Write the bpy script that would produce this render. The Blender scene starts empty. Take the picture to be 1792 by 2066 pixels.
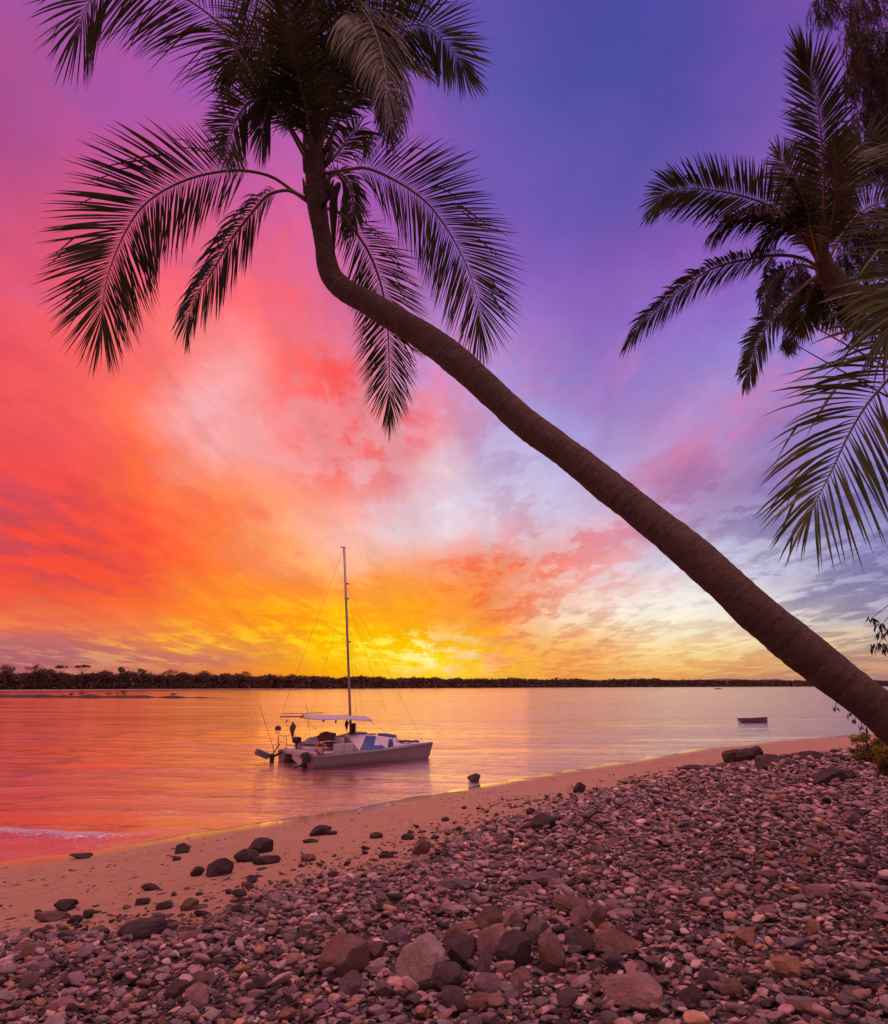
import bpy, bmesh, math, random
import numpy as np
from mathutils import Vector, Matrix, noise as mnoise
R = math.radians
random.seed(7); rng = np.random.default_rng(7)
scene = bpy.context.scene
COL = scene.collection

# ---------------------------------------------------------------- camera
H = 3.3; PITCH = R(14.46); F = 1346.0            # F in units of the 1792x2066 picture
cam_d = bpy.data.cameras.new('camera'); cam = bpy.data.objects.new('camera', cam_d); COL.objects.link(cam)
cam.location = (0, 0, H); cam.rotation_euler = (R(90) + PITCH, 0, 0)
cam_d.sensor_fit = 'VERTICAL'; cam_d.sensor_height = 24; cam_d.lens = 24 * F / 2066
cam_d.clip_start = .05; cam_d.clip_end = 20000
scene.camera = cam
scene.view_settings.view_transform = 'Standard'; scene.view_settings.look = 'None'
scene.view_settings.exposure = 0; scene.view_settings.gamma = 1
CR = np.array([1., 0, 0]); CF = np.array([0, math.cos(PITCH), math.sin(PITCH)]); CU = np.array([0, -math.sin(PITCH), math.cos(PITCH)])
C0 = np.array([0, 0, H])
def ray(px, py): return CF + CR * ((px - 896) / F) + CU * ((1033 - py) / F)
def at(px, py, d): return C0 + ray(px, py) * d
def water_pt(px, py, z=0.):
    r = ray(px, py); return C0 + r * ((z - H) / r[2])

# ---------------------------------------------------------------- object helpers
def tag(o, label=None, cat=None, group=None, kind=None):
    if label: o['label'] = label
    if cat: o['category'] = cat
    if group: o['group'] = group
    if kind: o['kind'] = kind
    return o
def empty(name, loc, label, cat, group=None, rz=0):
    o = bpy.data.objects.new(name, None); COL.objects.link(o); o.location = loc; o.rotation_euler = (0, 0, rz)
    return tag(o, label, cat, group)
def npmesh(name, V, Fc, mat, parent=None, smooth=True, col=None, origin=None, local=False):
    """V (n,3) world coordinates (local=True: already in the parent's frame); Fc: array of quads/tris or list of arrays"""
    V = np.asarray(V, np.float32)
    groups = Fc if isinstance(Fc, list) else [Fc]
    groups = [np.asarray(g, np.int32) for g in groups if len(g)]
    if parent is not None and not local:
        m = np.array(Matrix.LocRotScale(parent.location, parent.rotation_euler, None).inverted())
        V = V @ m[:3, :3].T.astype(np.float32) + m[:3, 3].astype(np.float32)
    if origin is not None: V = V - np.asarray(origin, np.float32)
    me = bpy.data.meshes.new(name)
    nl = sum(g.size for g in groups); nf = sum(len(g) for g in groups)
    me.vertices.add(len(V)); me.vertices.foreach_set('co', V.ravel())
    me.loops.add(nl); me.loops.foreach_set('vertex_index', np.concatenate([g.ravel() for g in groups]))
    me.polygons.add(nf)
    tot = np.concatenate([np.full(len(g), g.shape[1], np.int32) for g in groups])
    st = np.concatenate([[0], np.cumsum(tot)[:-1]]).astype(np.int32)
    me.polygons.foreach_set('loop_start', st)
    me.polygons.foreach_set('use_smooth', np.full(nf, smooth))
    me.update(calc_edges=True)
    if col is not None:
        a = me.color_attributes.new('col', 'FLOAT_COLOR', 'POINT')
        a.data.foreach_set('color', np.c_[col, np.ones(len(col))].astype(np.float32).ravel())
    me.materials.append(mat)
    o = bpy.data.objects.new(name, me); COL.objects.link(o)
    if parent is not None: o.parent = parent
    if origin is not None: o.location = origin
    return o
class MB:
    def __init__(s): s.V = []; s.F3 = []; s.F4 = []; s.n = 0
    def add(s, V, Fc):
        V = np.asarray(V, float); Fc = [list(f) for f in Fc]
        for f in Fc:
            g = [i + s.n for i in f]
            if len(g) == 3: s.F3.append(g)
            elif len(g) == 4: s.F4.append(g)
            else:
                for k in range(1, len(g) - 1): s.F3.append([g[0], g[k], g[k + 1]])
        s.V.append(V); s.n += len(V); return s
    def box(s, c, size, rot=None):
        h = np.array(size) / 2
        P = np.array([[x, y, z] for x in (-1, 1) for y in (-1, 1) for z in (-1, 1)]) * h
        if rot is not None: P = P @ np.array(rot.to_matrix()).T
        return s.add(P + np.array(c), [(0, 1, 3, 2), (4, 6, 7, 5), (0, 4, 5, 1), (2, 3, 7, 6), (0, 2, 6, 4), (1, 5, 7, 3)])
    def rbox(s, c, size, r=.03, rot=None):
        bm = bmesh.new(); bmesh.ops.create_cube(bm, size=1)
        bmesh.ops.scale(bm, vec=size, verts=bm.verts)
        bmesh.ops.bevel(bm, geom=bm.edges[:], offset=r, segments=2, profile=.6, affect='EDGES')
        if rot is not None: bmesh.ops.rotate(bm, cent=(0, 0, 0), matrix=rot.to_matrix(), verts=bm.verts)
        bm.verts.index_update(); V = [list(v.co + Vector(c)) for v in bm.verts]; Fc = [[v.index for v in f.verts] for f in bm.faces]
        bm.free(); return s.add(V, Fc)
    def tube(s, pts, rad, n=8, cap=True, jit=None):
        P = np.array(pts, float); m = len(P); rad = np.broadcast_to(np.array(rad, float), (m,))
        T = np.gradient(P, axis=0); T /= np.linalg.norm(T, axis=1)[:, None] + 1e-9
        up = np.array([0, 0, 1.]) if abs(T[0, 2]) < .9 else np.array([1., 0, 0])
        V = []
        a = np.linspace(0, 2 * math.pi, n, endpoint=False)
        for i in range(m):
            s1 = np.cross(T[i], up); s1 /= np.linalg.norm(s1) + 1e-9; s2 = np.cross(s1, T[i]); up = s2
            rr = rad[i] * (np.ones(n) if jit is None else jit[i])
            V.append(P[i] + np.outer(np.cos(a) * rr, s1) + np.outer(np.sin(a) * rr, s2))
        Fc = [(i * n + j, i * n + (j + 1) % n, (i + 1) * n + (j + 1) % n, (i + 1) * n + j) for i in range(m - 1) for j in range(n)]
        if cap: Fc += [list(range(n))[::-1], [(m - 1) * n + j for j in range(n)]]
        return s.add(np.concatenate(V), Fc)
    def build(s, name, mat, parent=None, smooth=False, local=False, origin=None, col=None):
        V = np.concatenate(s.V); g = []
        if s.F4: g.append(np.array(s.F4))
        if s.F3: g.append(np.array(s.F3))
        return npmesh(name, V, g, mat, parent, smooth, col=col, local=local, origin=origin)
def spline(pts, n):
    P = np.array(pts, float); P = np.vstack([2 * P[0] - P[1], P, 2 * P[-1] - P[-2]])
    m = len(pts) - 1; u = np.linspace(0, m - 1e-6, n); i = u.astype(int); t = (u - i)[:, None]
    a, b, c, d = P[i], P[i + 1], P[i + 2], P[i + 3]
    return .5 * (2 * b + (c - a) * t + (2 * a - 5 * b + 4 * c - d) * t ** 2 + (3 * b - a - 3 * c + d) * t ** 3)

# ---------------------------------------------------------------- materials
def s2l(c):
    c = c / 255.; return c / 12.92 if c <= .04045 else ((c + .055) / 1.055) ** 2.4
def srgb(*c): return tuple(s2l(x) for x in c)
class NT:
    def __init__(s, tree): s.t = tree; s.N = tree.nodes; s.L = tree.links
    def n(s, typ, **kw):
        o = s.N.new(typ)
        for k, v in kw.items():
            if k.startswith('i_'): s.set(o, k[2:], v)
            else: setattr(o, k, v)
        return o
    def set(s, node, key, v):
        key = int(key) if key.isdigit() else key.replace('_', ' ')
        sock = node.inputs[key]
        if isinstance(v, bpy.types.NodeSocket): s.L.new(v, sock)
        else: sock.default_value = v
    def math(s, op, a, b=0., c=None, clamp=False):
        m = s.N.new('ShaderNodeMath'); m.operation = op; m.use_clamp = clamp
        for i, v in enumerate((a, b) if c is None else (a, b, c)):
            if isinstance(v, bpy.types.NodeSocket): s.L.new(v, m.inputs[i])
            else: m.inputs[i].default_value = v
        return m.outputs[0]
    def mixc(s, f, a, b, typ='MIX'):
        m = s.N.new('ShaderNodeMix'); m.data_type = 'RGBA'; m.blend_type = typ; m.clamp_factor = True
        for i, v in ((0, f), (6, a), (7, b)):
            if isinstance(v, bpy.types.NodeSocket): s.L.new(v, m.inputs[i])
            else: m.inputs[i].default_value = (*v, 1) if isinstance(v, tuple) and len(v) == 3 else v
        return m.outputs[2]
    def ramp(s, f, stops, interp='LINEAR'):
        r = s.N.new('ShaderNodeValToRGB'); cr = r.color_ramp; cr.interpolation = interp
        while len(cr.elements) > 1: cr.elements.remove(cr.elements[-1])
        for k, (p, c) in enumerate(stops):
            e = cr.elements[0] if k == 0 else cr.elements.new(p)
            e.position = p; e.color = c if len(c) == 4 else (*c, 1)
        s.L.new(f, r.inputs[0]); return r
    def noise(s, vec, scale, detail=4, rough=.5, dist=0.):
        n = s.N.new('ShaderNodeTexNoise'); n.inputs['Scale'].default_value = scale; n.inputs['Detail'].default_value = detail
        n.inputs['Roughness'].default_value = rough; n.inputs['Distortion'].default_value = dist
        if vec is not None: s.L.new(vec, n.inputs['Vector'])
        return n
    def mapping(s, vec, scale=(1, 1, 1), rot=(0, 0, 0), loc=(0, 0, 0)):
        m = s.N.new('ShaderNodeMapping'); m.inputs['Scale'].default_value = scale; m.inputs['Rotation'].default_value = rot
        m.inputs['Location'].default_value = loc; s.L.new(vec, m.inputs['Vector']); return m.outputs[0]
def newmat(name):
    m = bpy.data.materials.new(name); m.use_nodes = True
    nt = NT(m.node_tree); b = m.node_tree.nodes['Principled BSDF']
    return m, nt, b
def simple(name, c, rough=.7, metal=0., var=.25, scale=6., bump=.0, spec=.4):
    m, nt, b = newmat(name)
    tc = nt.n('ShaderNodeTexCoord').outputs['Object']
    n = nt.noise(tc, scale, 5, .6)
    col = nt.mixc(n.outputs['Fac'], tuple(x * (1 - var) for x in c), tuple(min(1, x * (1 + var)) for x in c))
    nt.L.new(col, b.inputs['Base Color']); b.inputs['Roughness'].default_value = rough; b.inputs['Metallic'].default_value = metal
    b.inputs['Specular IOR Level'].default_value = spec
    if bump:
        bp = nt.n('ShaderNodeBump'); bp.inputs['Strength'].default_value = bump; nt.L.new(nt.noise(tc, scale * 6, 6, .7).outputs['Fac'], bp.inputs['Height'])
        nt.L.new(bp.outputs[0], b.inputs['Normal'])
    return m

# ---------------------------------------------------------------- sky (world): colours by azimuth and elevation
XC = [0, 150, 300, 450, 600, 750, 900, 1050, 1200, 1350, 1500, 1650, 1792]
SKY = {  # rows by height of the view; sRGB of the clear / broad cloud glow
   0: 'A052A5 9A55A8 8F5AB4 8A5CC0 8A5FC6 8058BE 6C53B2 564BA6 4A4AA2 4C4AA2 5C4CA8 7A50AE 8A52AA',
 150: 'AA4C8C A5509E A253A8 9E58B0 9C5CB8 9058B6 6C56B0 5654AC 4B4DA2 4E4DA4 6A50AA 8054B2 8A55B2',
 300: 'BE5082 B8529A B252A0 B056A4 B25CB0 A055B0 6F55B4 625AB4 5A56AC 6054AC 7855AE 8A5EBA 905FBC',
 450: 'D4567E CC5788 C8588E CE5C96 CC5EA2 B460B0 8A5CB6 7D5ABA 7856B4 8054B0 8C5CBA 8E6CC8 9468C4',
 600: 'E4586E E25C78 E05E80 E8627F EC6A8A D0709E 9E6ABE 9264C2 8C5FBA 8E62C0 9270CC 967ACE 9A74C8',
 700: 'EC5868 F06064 EE6A78 F06A78 F0686E D6709C B888CC A480CE 8C6CC0 8B74CA 9480D4 A084D0 A080CC',
 800: 'F45558 F65C5C FA6C62 F2949C F27E84 E88490 C898D4 AC98D8 8E7CC4 A888CC A88CD2 9A80CC 9A7AC4',
 900: 'E85058 EE5258 FF634C F0B0B8 F2888C EC8288 E4BCCC BEB6E4 A898D6 CA92C6 B08AC8 9078BE 9080C4',
 980: 'F44C46 F65048 FF6844 F48C70 F4A8A4 F09CA0 EABCC8 C8CCF0 C8BCE4 B890C4 A080B4 8E84BE 9488C6',
1060: 'EE4A48 F84C3A FF5A3C FF8448 F4A094 EEC8CC DEE0F4 E4D0E4 DCAAC0 BC98C0 B4A8D0 A49CD0 8A84BE',
1130: 'F84E38 F84C36 FD5C30 FF8036 FC9666 F6B49E F8A080 F4906C EAC8CC DCD8EC C8C4DC A8A4CC 9A94C4',
1190: 'F05040 F45636 FC6A2E FF8A2A FF8C28 FF9634 FF9A3C F88450 FADCD0 F8F2F0 E0DCE8 B8B2CC 948EB8',
1240: 'EE6648 F8743C FE7C2A FF8C20 FF9E14 FFA80C FFA41C F8904C FDF0D4 FFF8EA F4ECDC D0C8CC A8A2BC',
1290: 'B8666C C46C68 DE7A54 FC9A28 FFAE04 FFC400 FFB800 F8A030 FAD890 FFF0C0 FAE4B8 E8CCA4 BCA4A4',
1330: 'AC606E B46470 BE6C68 D87C58 FCA80C FFD000 FFDC08 FFA838 F8B468 FCDC90 F4C47C DCA87C D09A80',
1360: 'B2606A BE6862 CE7258 E8803C FA980C FFC000 FFE428 FCA840 F0A85C F4BC68 E4A468 D09468 C08C78',
1380: 'AE5C68 B86460 C66C54 E0783C F49014 FFB808 FFC010 F09C40 E49C5C E0A068 D0946C BC8474 A87C80'}
CLD = {  # drifting cloud colour; last pair is how strongly it shows
   0: 'A8508F30 A8509030 9C529C28 9055A820 B060B030 B060B020 7050B010 5A50A810 5050A010 5850A810 8050A830 8A50A830 9050A830',
 300: 'D0507050 D0507858 C0509040 C0588C40 D060A050 C060A850 B860A850 7858B810 6055B010 7858B010 9058B020 9058B820 9860B820',
 600: 'F0505890 F0505890 FF647090 FF6868A0 FF6058B0 E0708CA0 C868B850 9860C020 9068C030 9868C030 C070B860 C870B890 C078B890',
 750: 'E04860A0 F25058A0 FF7850A0 F8A0A0C0 FF584CF4 F05058E8 E880A8A0 E080B060 9068B880 E088BCA0 E888B8D0 D884BCB0 C07CC4A0',
 900: 'D84A5890 E84A5890 FF7038A0 F0C0C8D0 FA5850F4 F04C50F4 F08890E0 9078B870 8C78C080 E084ACD0 C880B8C0 8068A8C0 7868A8B0',
 980: 'C8485C90 E0484890 FF7C3890 FFA080B0 FF6C4CD8 EC5054F0 F0F0F4A0 9880B8C0 D898B8A0 B06898C0 8068A8C0 7068A8D0 7068A8C0',
1060: 'A84864B0 B84858B0 FF4C3890 FF984890 FFC09CA0 E8949CB0 F0F0F890 E090A0C0 E08090D0 A07CACB0 7C6CA4D0 7468A4D8 6C64A0C8',
1130: 'C04458A0 C84444B0 E8483C90 FF9C3090 FFB06090 FFD0B4A0 F46C48C0 F4603CE0 F07868D0 F0C8CC90 9088ACA8 7C74A4D8 7068A0C8',
1190: 'B8486490 C84850A0 E4504C90 FFA01480 FFB40890 FFB81C90 FF8038C0 F05C38E0 F8A89090 CCBCC460 9488A49C 7C729AD8 70689CC8',
1240: 'FF9440A0 FF8020A0 E8584890 FFA41490 FFC400A0 FFD80890 FF8C10B0 F06830E0 B8807090 C8ACA068 9C8C9488 847894C8 7C7098C0',
1290: 'C86C6480 E88048A0 FFB430C0 FFD820D0 FFF000D0 FFF000D0 FFF890D0 F46840E0 D8907080 E8B87870 D8A87880 987C80A0 806C80C0',
1330: 'E4987060 ECB07880 F4B06890 F89830A0 FF8C10A0 FFF010C0 FFFCC0D0 E86038D0 E0905080 E49440A0 D0885890 A87C70A0 8C6C78B0',
1380: 'A8586880 A8586080 B8605480 E0703080 F07810A0 FFA000A0 FF9010A0 E0702890 D8884090 D8844890 C0785890 A0706C90 88687890'}
def parse(tab):
    ys = sorted(tab); out = []
    for y in ys:
        row = []
        for h in tab[y].split():
            c = [int(h[i:i + 2], 16) for i in (0, 2, 4)]
            row.append([s2l(v) for v in c] + ([int(h[6:8], 16) / 255.] if len(h) == 8 else [1.]))
        out.append(row)
    return np.array(ys, float), np.array(out)
def lookup(tab, x, y):
    ys, A = tab
    y = min(max(y, ys[0]), ys[-1]); x = min(max(x, 0), 1792)
    j = min(max(np.searchsorted(ys, y) - 1, 0), len(ys) - 2); ty = (y - ys[j]) / (ys[j + 1] - ys[j])
    i = min(max(np.searchsorted(XC, x) - 1, 0), 11); tx = (x - XC[i]) / (XC[i + 1] - XC[i])
    return (A[j, i] * (1 - tx) + A[j, i + 1] * tx) * (1 - ty) + (A[j + 1, i] * (1 - tx) + A[j + 1, i + 1] * tx) * ty
AZN = 19; AZ = [-45 + 5. * k for k in range(AZN)]; EMAX = 54.
def dir_px(az, el):
    v = np.array([math.sin(az) * math.cos(el), math.cos(az) * math.cos(el), math.sin(el)])
    f = max(v @ CF, .05); return 896 + F * (v @ CR) / f, 1033 - F * (v @ CU) / f
world = bpy.data.worlds.new('World'); scene.world = world; world.use_nodes = True
nt = NT(world.node_tree); nt.N.clear()
gen = nt.n('ShaderNodeTexCoord').outputs['Generated']
sp = nt.n('ShaderNodeSeparateXYZ'); nt.L.new(gen, sp.inputs[0]); dx, dy, dz = sp.outputs
zc = nt.math('MAXIMUM', dz, 0.)
az = nt.math('ARCTAN2', dx, dy); el = nt.math('ARCSINE', zc)
den = nt.math('ADD', zc, .09)
cp = nt.n('ShaderNodeCombineXYZ'); nt.L.new(nt.math('DIVIDE', dx, den), cp.inputs[0]); nt.L.new(nt.math('DIVIDE', dy, den), cp.inputs[1])
plane = cp.outputs[0]
wn = nt.noise(nt.mapping(plane, (1.5, .55, 1)), 1.0, 6, .55, .4); wsep = nt.n('ShaderNodeSeparateXYZ'); nt.L.new(wn.outputs['Color'], wsep.inputs[0])
# broad slow warp in direction space so that edges of cloud banks wander at every height
wd = nt.noise(nt.mapping(gen, (5, 5, 7)), 1.0, 7, .6, .3); wds = nt.n('ShaderNodeSeparateXYZ'); nt.L.new(wd.outputs['Color'], wds.inputs[0])
def cen(s, k): return nt.math('MULTIPLY', nt.math('SUBTRACT', s, .5), k)
az_w = nt.math('ADD', nt.math('ADD', az, cen(wsep.outputs[0], R(7))), cen(wds.outputs[0], R(10)))
el_f = nt.math('ADD', 1.0, nt.math('ADD', cen(wsep.outputs[1], .4), cen(wds.outputs[1], .32)))
el_w = nt.math('MULTIPLY', el, el_f)
fe = nt.math('DIVIDE', el_w, R(EMAX), clamp=True)
fa = nt.math('MULTIPLY', nt.math('ADD', az_w, R(45)), (AZN - 1) / R(90), clamp=False)
def layer(tab, stops):
    prevc = preva = None
    for k, a in enumerate(AZ):
        st = []
        for e in stops:
            x, y = dir_px(R(a), R(e)); c = lookup(tab, x, y); st.append((e / EMAX, tuple(c)))
        r = nt.ramp(fe, st)
        c, al = r.outputs[0], r.outputs[1]
        if k:
            f = nt.math('SUBTRACT', fa, k - 1., clamp=True)
            c = nt.mixc(f, prevc, c)
            mm = nt.n('ShaderNodeMix'); mm.data_type = 'FLOAT'; nt.L.new(f, mm.inputs[0]); nt.L.new(preva, mm.inputs[2]); nt.L.new(al, mm.inputs[3]); al = mm.outputs[0]
        prevc, preva = c, al
    return prevc, preva
ES = [0, .9, 1.9, 3, 4.4, 6, 8, 10, 12.5, 15, 18, 21, 25, 30, 35, 40, 46, 54]
base, _ = layer(parse(SKY), ES)
cld, cal = layer(parse(CLD), ES)
# cloud texture: streaks converging on the point where the sun went down, plus fine wisps
st1 = nt.noise(nt.mapping(plane, (2.7, .36, 1), (0, 0, R(5))), 1.0, 10, .66, .7)
st2 = nt.noise(nt.mapping(gen, (7, 7, 17), (R(6), R(-12), 0)), 1.0, 7, .6, .8)
st3 = nt.noise(nt.mapping(plane, (8.5, 3.0, 1), (0, 0, R(-14))), 1.0, 8, .68, .5)
st4 = nt.noise(nt.mapping(plane, (2.4, 1.7, 1), (0, 0, R(25)), (7, 2, 0)), 1.0, 10, .62, .35)
sm = nt.math('ADD', nt.math('ADD', nt.math('MULTIPLY', st1.outputs[0], .32), nt.math('MULTIPLY', st4.outputs[0], .36)), nt.math('ADD', nt.math('MULTIPLY', st2.outputs[0], .17), nt.math('MULTIPLY', st3.outputs[0], .15)))
mr = nt.n('ShaderNodeMapRange'); mr.interpolation_type = 'SMOOTHSTEP'; nt.L.new(sm, mr.inputs[0]); mr.inputs[1].default_value = .476; mr.inputs[2].default_value = .540
skyc = nt.mixc(nt.math('MULTIPLY', mr.outputs[0], cal), base, cld)
lum = nt.math('ADD', nt.math('MULTIPLY', st1.outputs[0], .55), nt.math('MULTIPLY', nt.noise(nt.mapping(plane, (7, 2.2, 1), (0, 0, R(4)), (3, 1, 0)), 1.0, 8, .7, .4).outputs[0], .45))
lum = nt.math('ADD', 1., nt.math('MULTIPLY', nt.math('MULTIPLY', nt.math('SUBTRACT', lum, .5), 1.05), nt.math('ADD', .15, cal)))
vm = nt.n('ShaderNodeVectorMath'); vm.operation = 'SCALE'; nt.L.new(skyc, vm.inputs[0]); nt.L.new(lum, vm.inputs['Scale']); skyc = vm.outputs[0]
# behind the camera: unseen sky in mauve, its brightness set as fill light
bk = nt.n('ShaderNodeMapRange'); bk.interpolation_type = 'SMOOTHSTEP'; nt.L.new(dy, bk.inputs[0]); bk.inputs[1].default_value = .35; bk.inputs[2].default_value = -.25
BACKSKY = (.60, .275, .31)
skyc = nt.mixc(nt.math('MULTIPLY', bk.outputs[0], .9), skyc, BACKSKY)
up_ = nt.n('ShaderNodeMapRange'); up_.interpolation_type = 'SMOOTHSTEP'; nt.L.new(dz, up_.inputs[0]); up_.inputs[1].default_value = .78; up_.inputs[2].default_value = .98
skyc = nt.mixc(up_.outputs[0], skyc, (3.7, 1.72, 1.68))      # added pink glow overhead, out of view, to brighten the stone tops
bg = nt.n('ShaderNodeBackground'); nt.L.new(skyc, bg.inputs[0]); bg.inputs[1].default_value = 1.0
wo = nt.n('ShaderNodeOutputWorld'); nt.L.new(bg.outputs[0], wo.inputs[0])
world.cycles.sampling_method = 'MANUAL'; world.cycles.sample_map_resolution = 512
sun_d = bpy.data.lights.new('sun', 'SUN'); sun_d.energy = .06; sun_d.angle = R(22); sun_d.color = (1, .46, .16)
sun = bpy.data.objects.new('sun', sun_d); COL.objects.link(sun)
sun.rotation_euler = Vector((math.sin(R(-4)), math.cos(R(-4)), math.sin(R(4)))).to_track_quat('Z', 'Y').to_euler()

# ---------------------------------------------------------------- ground shape
SH = [water_pt(*p)[:2] for p in [(-500, 1812), (0, 1735), (180, 1718), (330, 1692), (560, 1655), (760, 1622), (900, 1596), (1100, 1561), (1260, 1536), (1400, 1512), (1560, 1495), (1730, 1481)]]
SHX = np.array([p[0] for p in SH]); SHY = np.array([p[1] for p in SH])
SHX = np.concatenate([[-300], SHX, [400]]); SHY = np.concatenate([[SHY[0] - (300 + SHX[1]) * .95], SHY, [SHY[-1] + 340]])
CT, ST = math.cos(R(42)), math.sin(R(42))
def s_of(x, y): return (np.interp(x, SHX, SHY) - y) * CT
def gz(x, y):
    s = s_of(x, y)
    z = np.where(s < 0, .10 * s, .075 * s + .03 * np.clip(s - 3, 0, 14))
    z = np.maximum(z, -1.2)
    z = np.where(s > 17, .075 * 17 + .42 + .02 * (s - 17), z)
    return np.minimum(z, 3.0) + .03 * np.sin(x * .9 + y * .35) * np.clip(s / 4, 0, 1) + .025 * np.sin(x * .33 - y * .8 + 1) * np.clip(s / 4, 0, 1) + (.010 * np.sin(t_of(x, y) * 1.1 + 1.5 * np.sin(t_of(x, y) * .43)) + .005 * np.sin(t_of(x, y) * 3.7)) * np.exp(-(s / 1.6) ** 2)
def ground_pt(px, py):
    r = ray(px, py); t = 2.
    for _ in range(4000):
        p = C0 + r * t
        if p[2] < gz(p[0], p[1]): break
        t += .02 if t < 25 else .1
    return p
def t_of(x, y): return x * CT + y * ST
BD = [ground_pt(*p)[:2] for p in [(0, 1890), (150, 1888), (280, 1892), (420, 1856), (560, 1800), (800, 1760), (900, 1708), (1000, 1665), (1150, 1618), (1300, 1578), (1450, 1545), (1600, 1524), (1780, 1508)]]
bt = np.array([t_of(*p) for p in BD]); bs = np.array([s_of(*p) for p in BD]); o_ = np.argsort(bt); bt, bs = bt[o_], bs[o_]
def bank(x, y): return s_of(x, y) - np.interp(t_of(x, y), bt, bs)      # >0 inside the pebble bank

# ground sheet: finer towards the camera
def axis(lim, d0, g):
    v = [0.]; d = d0
    while v[-1] < lim: v.append(v[-1] + d); d *= g
    return np.array(v)
ax = axis(9000, .16, 1.022); xs = np.concatenate([-ax[::-1], ax[1:]]); ys = np.concatenate([-axis(300, .5, 1.2)[::-1], axis(9000, .13, 1.017)[1:]])
X, Y = np.meshgrid(xs, ys)
Z = gz(X, Y) + .012 * np.sin(X * 3.1 + np.sin(Y * 2.3)) * np.sin(Y * 2.7) * np.clip(s_of(X, Y), 0, 1)
# footprints and hollows in the sand
def grid_faces(ny, nx):
    i = np.arange((ny - 1) * (nx - 1)); r = i // (nx - 1); c = i % (nx - 1); a = r * nx + c
    return np.c_[a, a + 1, a + nx + 1, a + nx]
def ground_mat():
    m, nt, b = newmat('beach_ground')
    g = nt.n('ShaderNodeNewGeometry').outputs['Position']
    at_ = nt.n('ShaderNodeAttribute'); at_.attribute_name = 'col'
    sep = nt.n('ShaderNodeSeparateColor'); nt.L.new(at_.outputs['Color'], sep.inputs[0])   # r: bank cover, g: wetness
    n1 = nt.noise(g, 1.3, 6, .6); n2 = nt.noise(g, 60, 5, .7); n3 = nt.noise(nt.mapping(g, (1, 2.1, 1), (0, 0, R(25))), 6, 5, .65, .4)
    sand = nt.mixc(n1.outputs[0], (.32, .185, .10), (.46, .255, .14))
    sand = nt.mixc(nt.math('MULTIPLY', n2.outputs[0], .5), sand, (.26, .16, .12))
    specks = nt.ramp(n3.outputs[0], [(.0, (0, 0, 0)), (.55, (0, 0, 0)), (.66, (1, 1, 1)), (1, (1, 1, 1))])
    sand = nt.mixc(nt.math('MULTIPLY', specks.outputs[0], .8), sand, (.09, .05, .045))
    wet = nt.mixc(sep.outputs[1], sand, nt.mixc(.72, sand, (.08, .045, .03)))
    vor = nt.n('ShaderNodeTexVoronoi'); vor.inputs['Scale'].default_value = 16; nt.L.new(nt.mapping(g, (1, 1.4, 1)), vor.inputs['Vector'])
    vs = nt.n('ShaderNodeSeparateColor'); nt.L.new(vor.outputs['Color'], vs.inputs[0])
    grit = nt.ramp(vs.outputs[0], [(0, (.05, .04, .04)), (.5, (.13, .095, .09)), (.8, (.2, .14, .12)), (1, (.3, .21, .18))])
    grit = nt.mixc(nt.math('MULTIPLY', vor.outputs['Distance'], 1.3, clamp=True), grit.outputs[0], (.03, .022, .022))
    nb = nt.noise(g, 5, 5, .7)
    cov = nt.math('MULTIPLY', nt.math('ADD', nt.math('SUBTRACT', sep.outputs[0], .5), nt.math('MULTIPLY', nt.math('SUBTRACT', nb.outputs[0], .5), .9)), 3.2)
    cov = nt.math('ADD', cov, .3, clamp=True)
    nt.L.new(nt.mixc(cov, wet, grit), b.inputs['Base Color'])
    ro = nt.n('ShaderNodeMapRange'); nt.L.new(sep.outputs[1], ro.inputs[0]); ro.inputs[3].default_value = .85; ro.inputs[4].default_value = .07
    nt.L.new(ro.outputs[0], b.inputs['Roughness']); nt.L.new(sep.outputs[1], b.inputs['Coat Weight']); b.inputs['Coat Roughness'].default_value = .04
    h = nt.math('ADD', nt.math('MULTIPLY', n3.outputs[0], -.5), nt.math('ADD', nt.math('MULTIPLY', n2.outputs[0], .12), nt.math('MULTIPLY', nt.noise(g, 3.2, 3, .5).outputs[0], .9)))
    h = nt.math('ADD', h, nt.math('MULTIPLY', nt.math('MULTIPLY', vor.outputs['Distance'], -1.2), cov))
    bp = nt.n('ShaderNodeBump'); nt.L.new(h, bp.inputs['Height']); bp.inputs['Distance'].default_value = .10
    nt.L.new(nt.math('SUBTRACT', .85, nt.math('MULTIPLY', sep.outputs[1], .75)), bp.inputs['Strength'])
    nt.L.new(bp.outputs[0], b.inputs['Normal'])
    return m
bk_ = np.clip(bank(X, Y) / 1.2 + .5, 0, 1); wt = 1 - np.clip((s_of(X, Y) - .25) / .9, 0, 1)
far = np.hypot(X, Y) > 150
bk_ = np.where(far & (Y > 0), 0, bk_)
M_GROUND = ground_mat()
tag(npmesh('ground', np.c_[X.ravel(), Y.ravel(), Z.ravel()], grid_faces(*X.shape), M_GROUND, col=np.c_[bk_.ravel(), wt.ravel(), 0 * wt.ravel()]), kind='structure')

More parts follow.
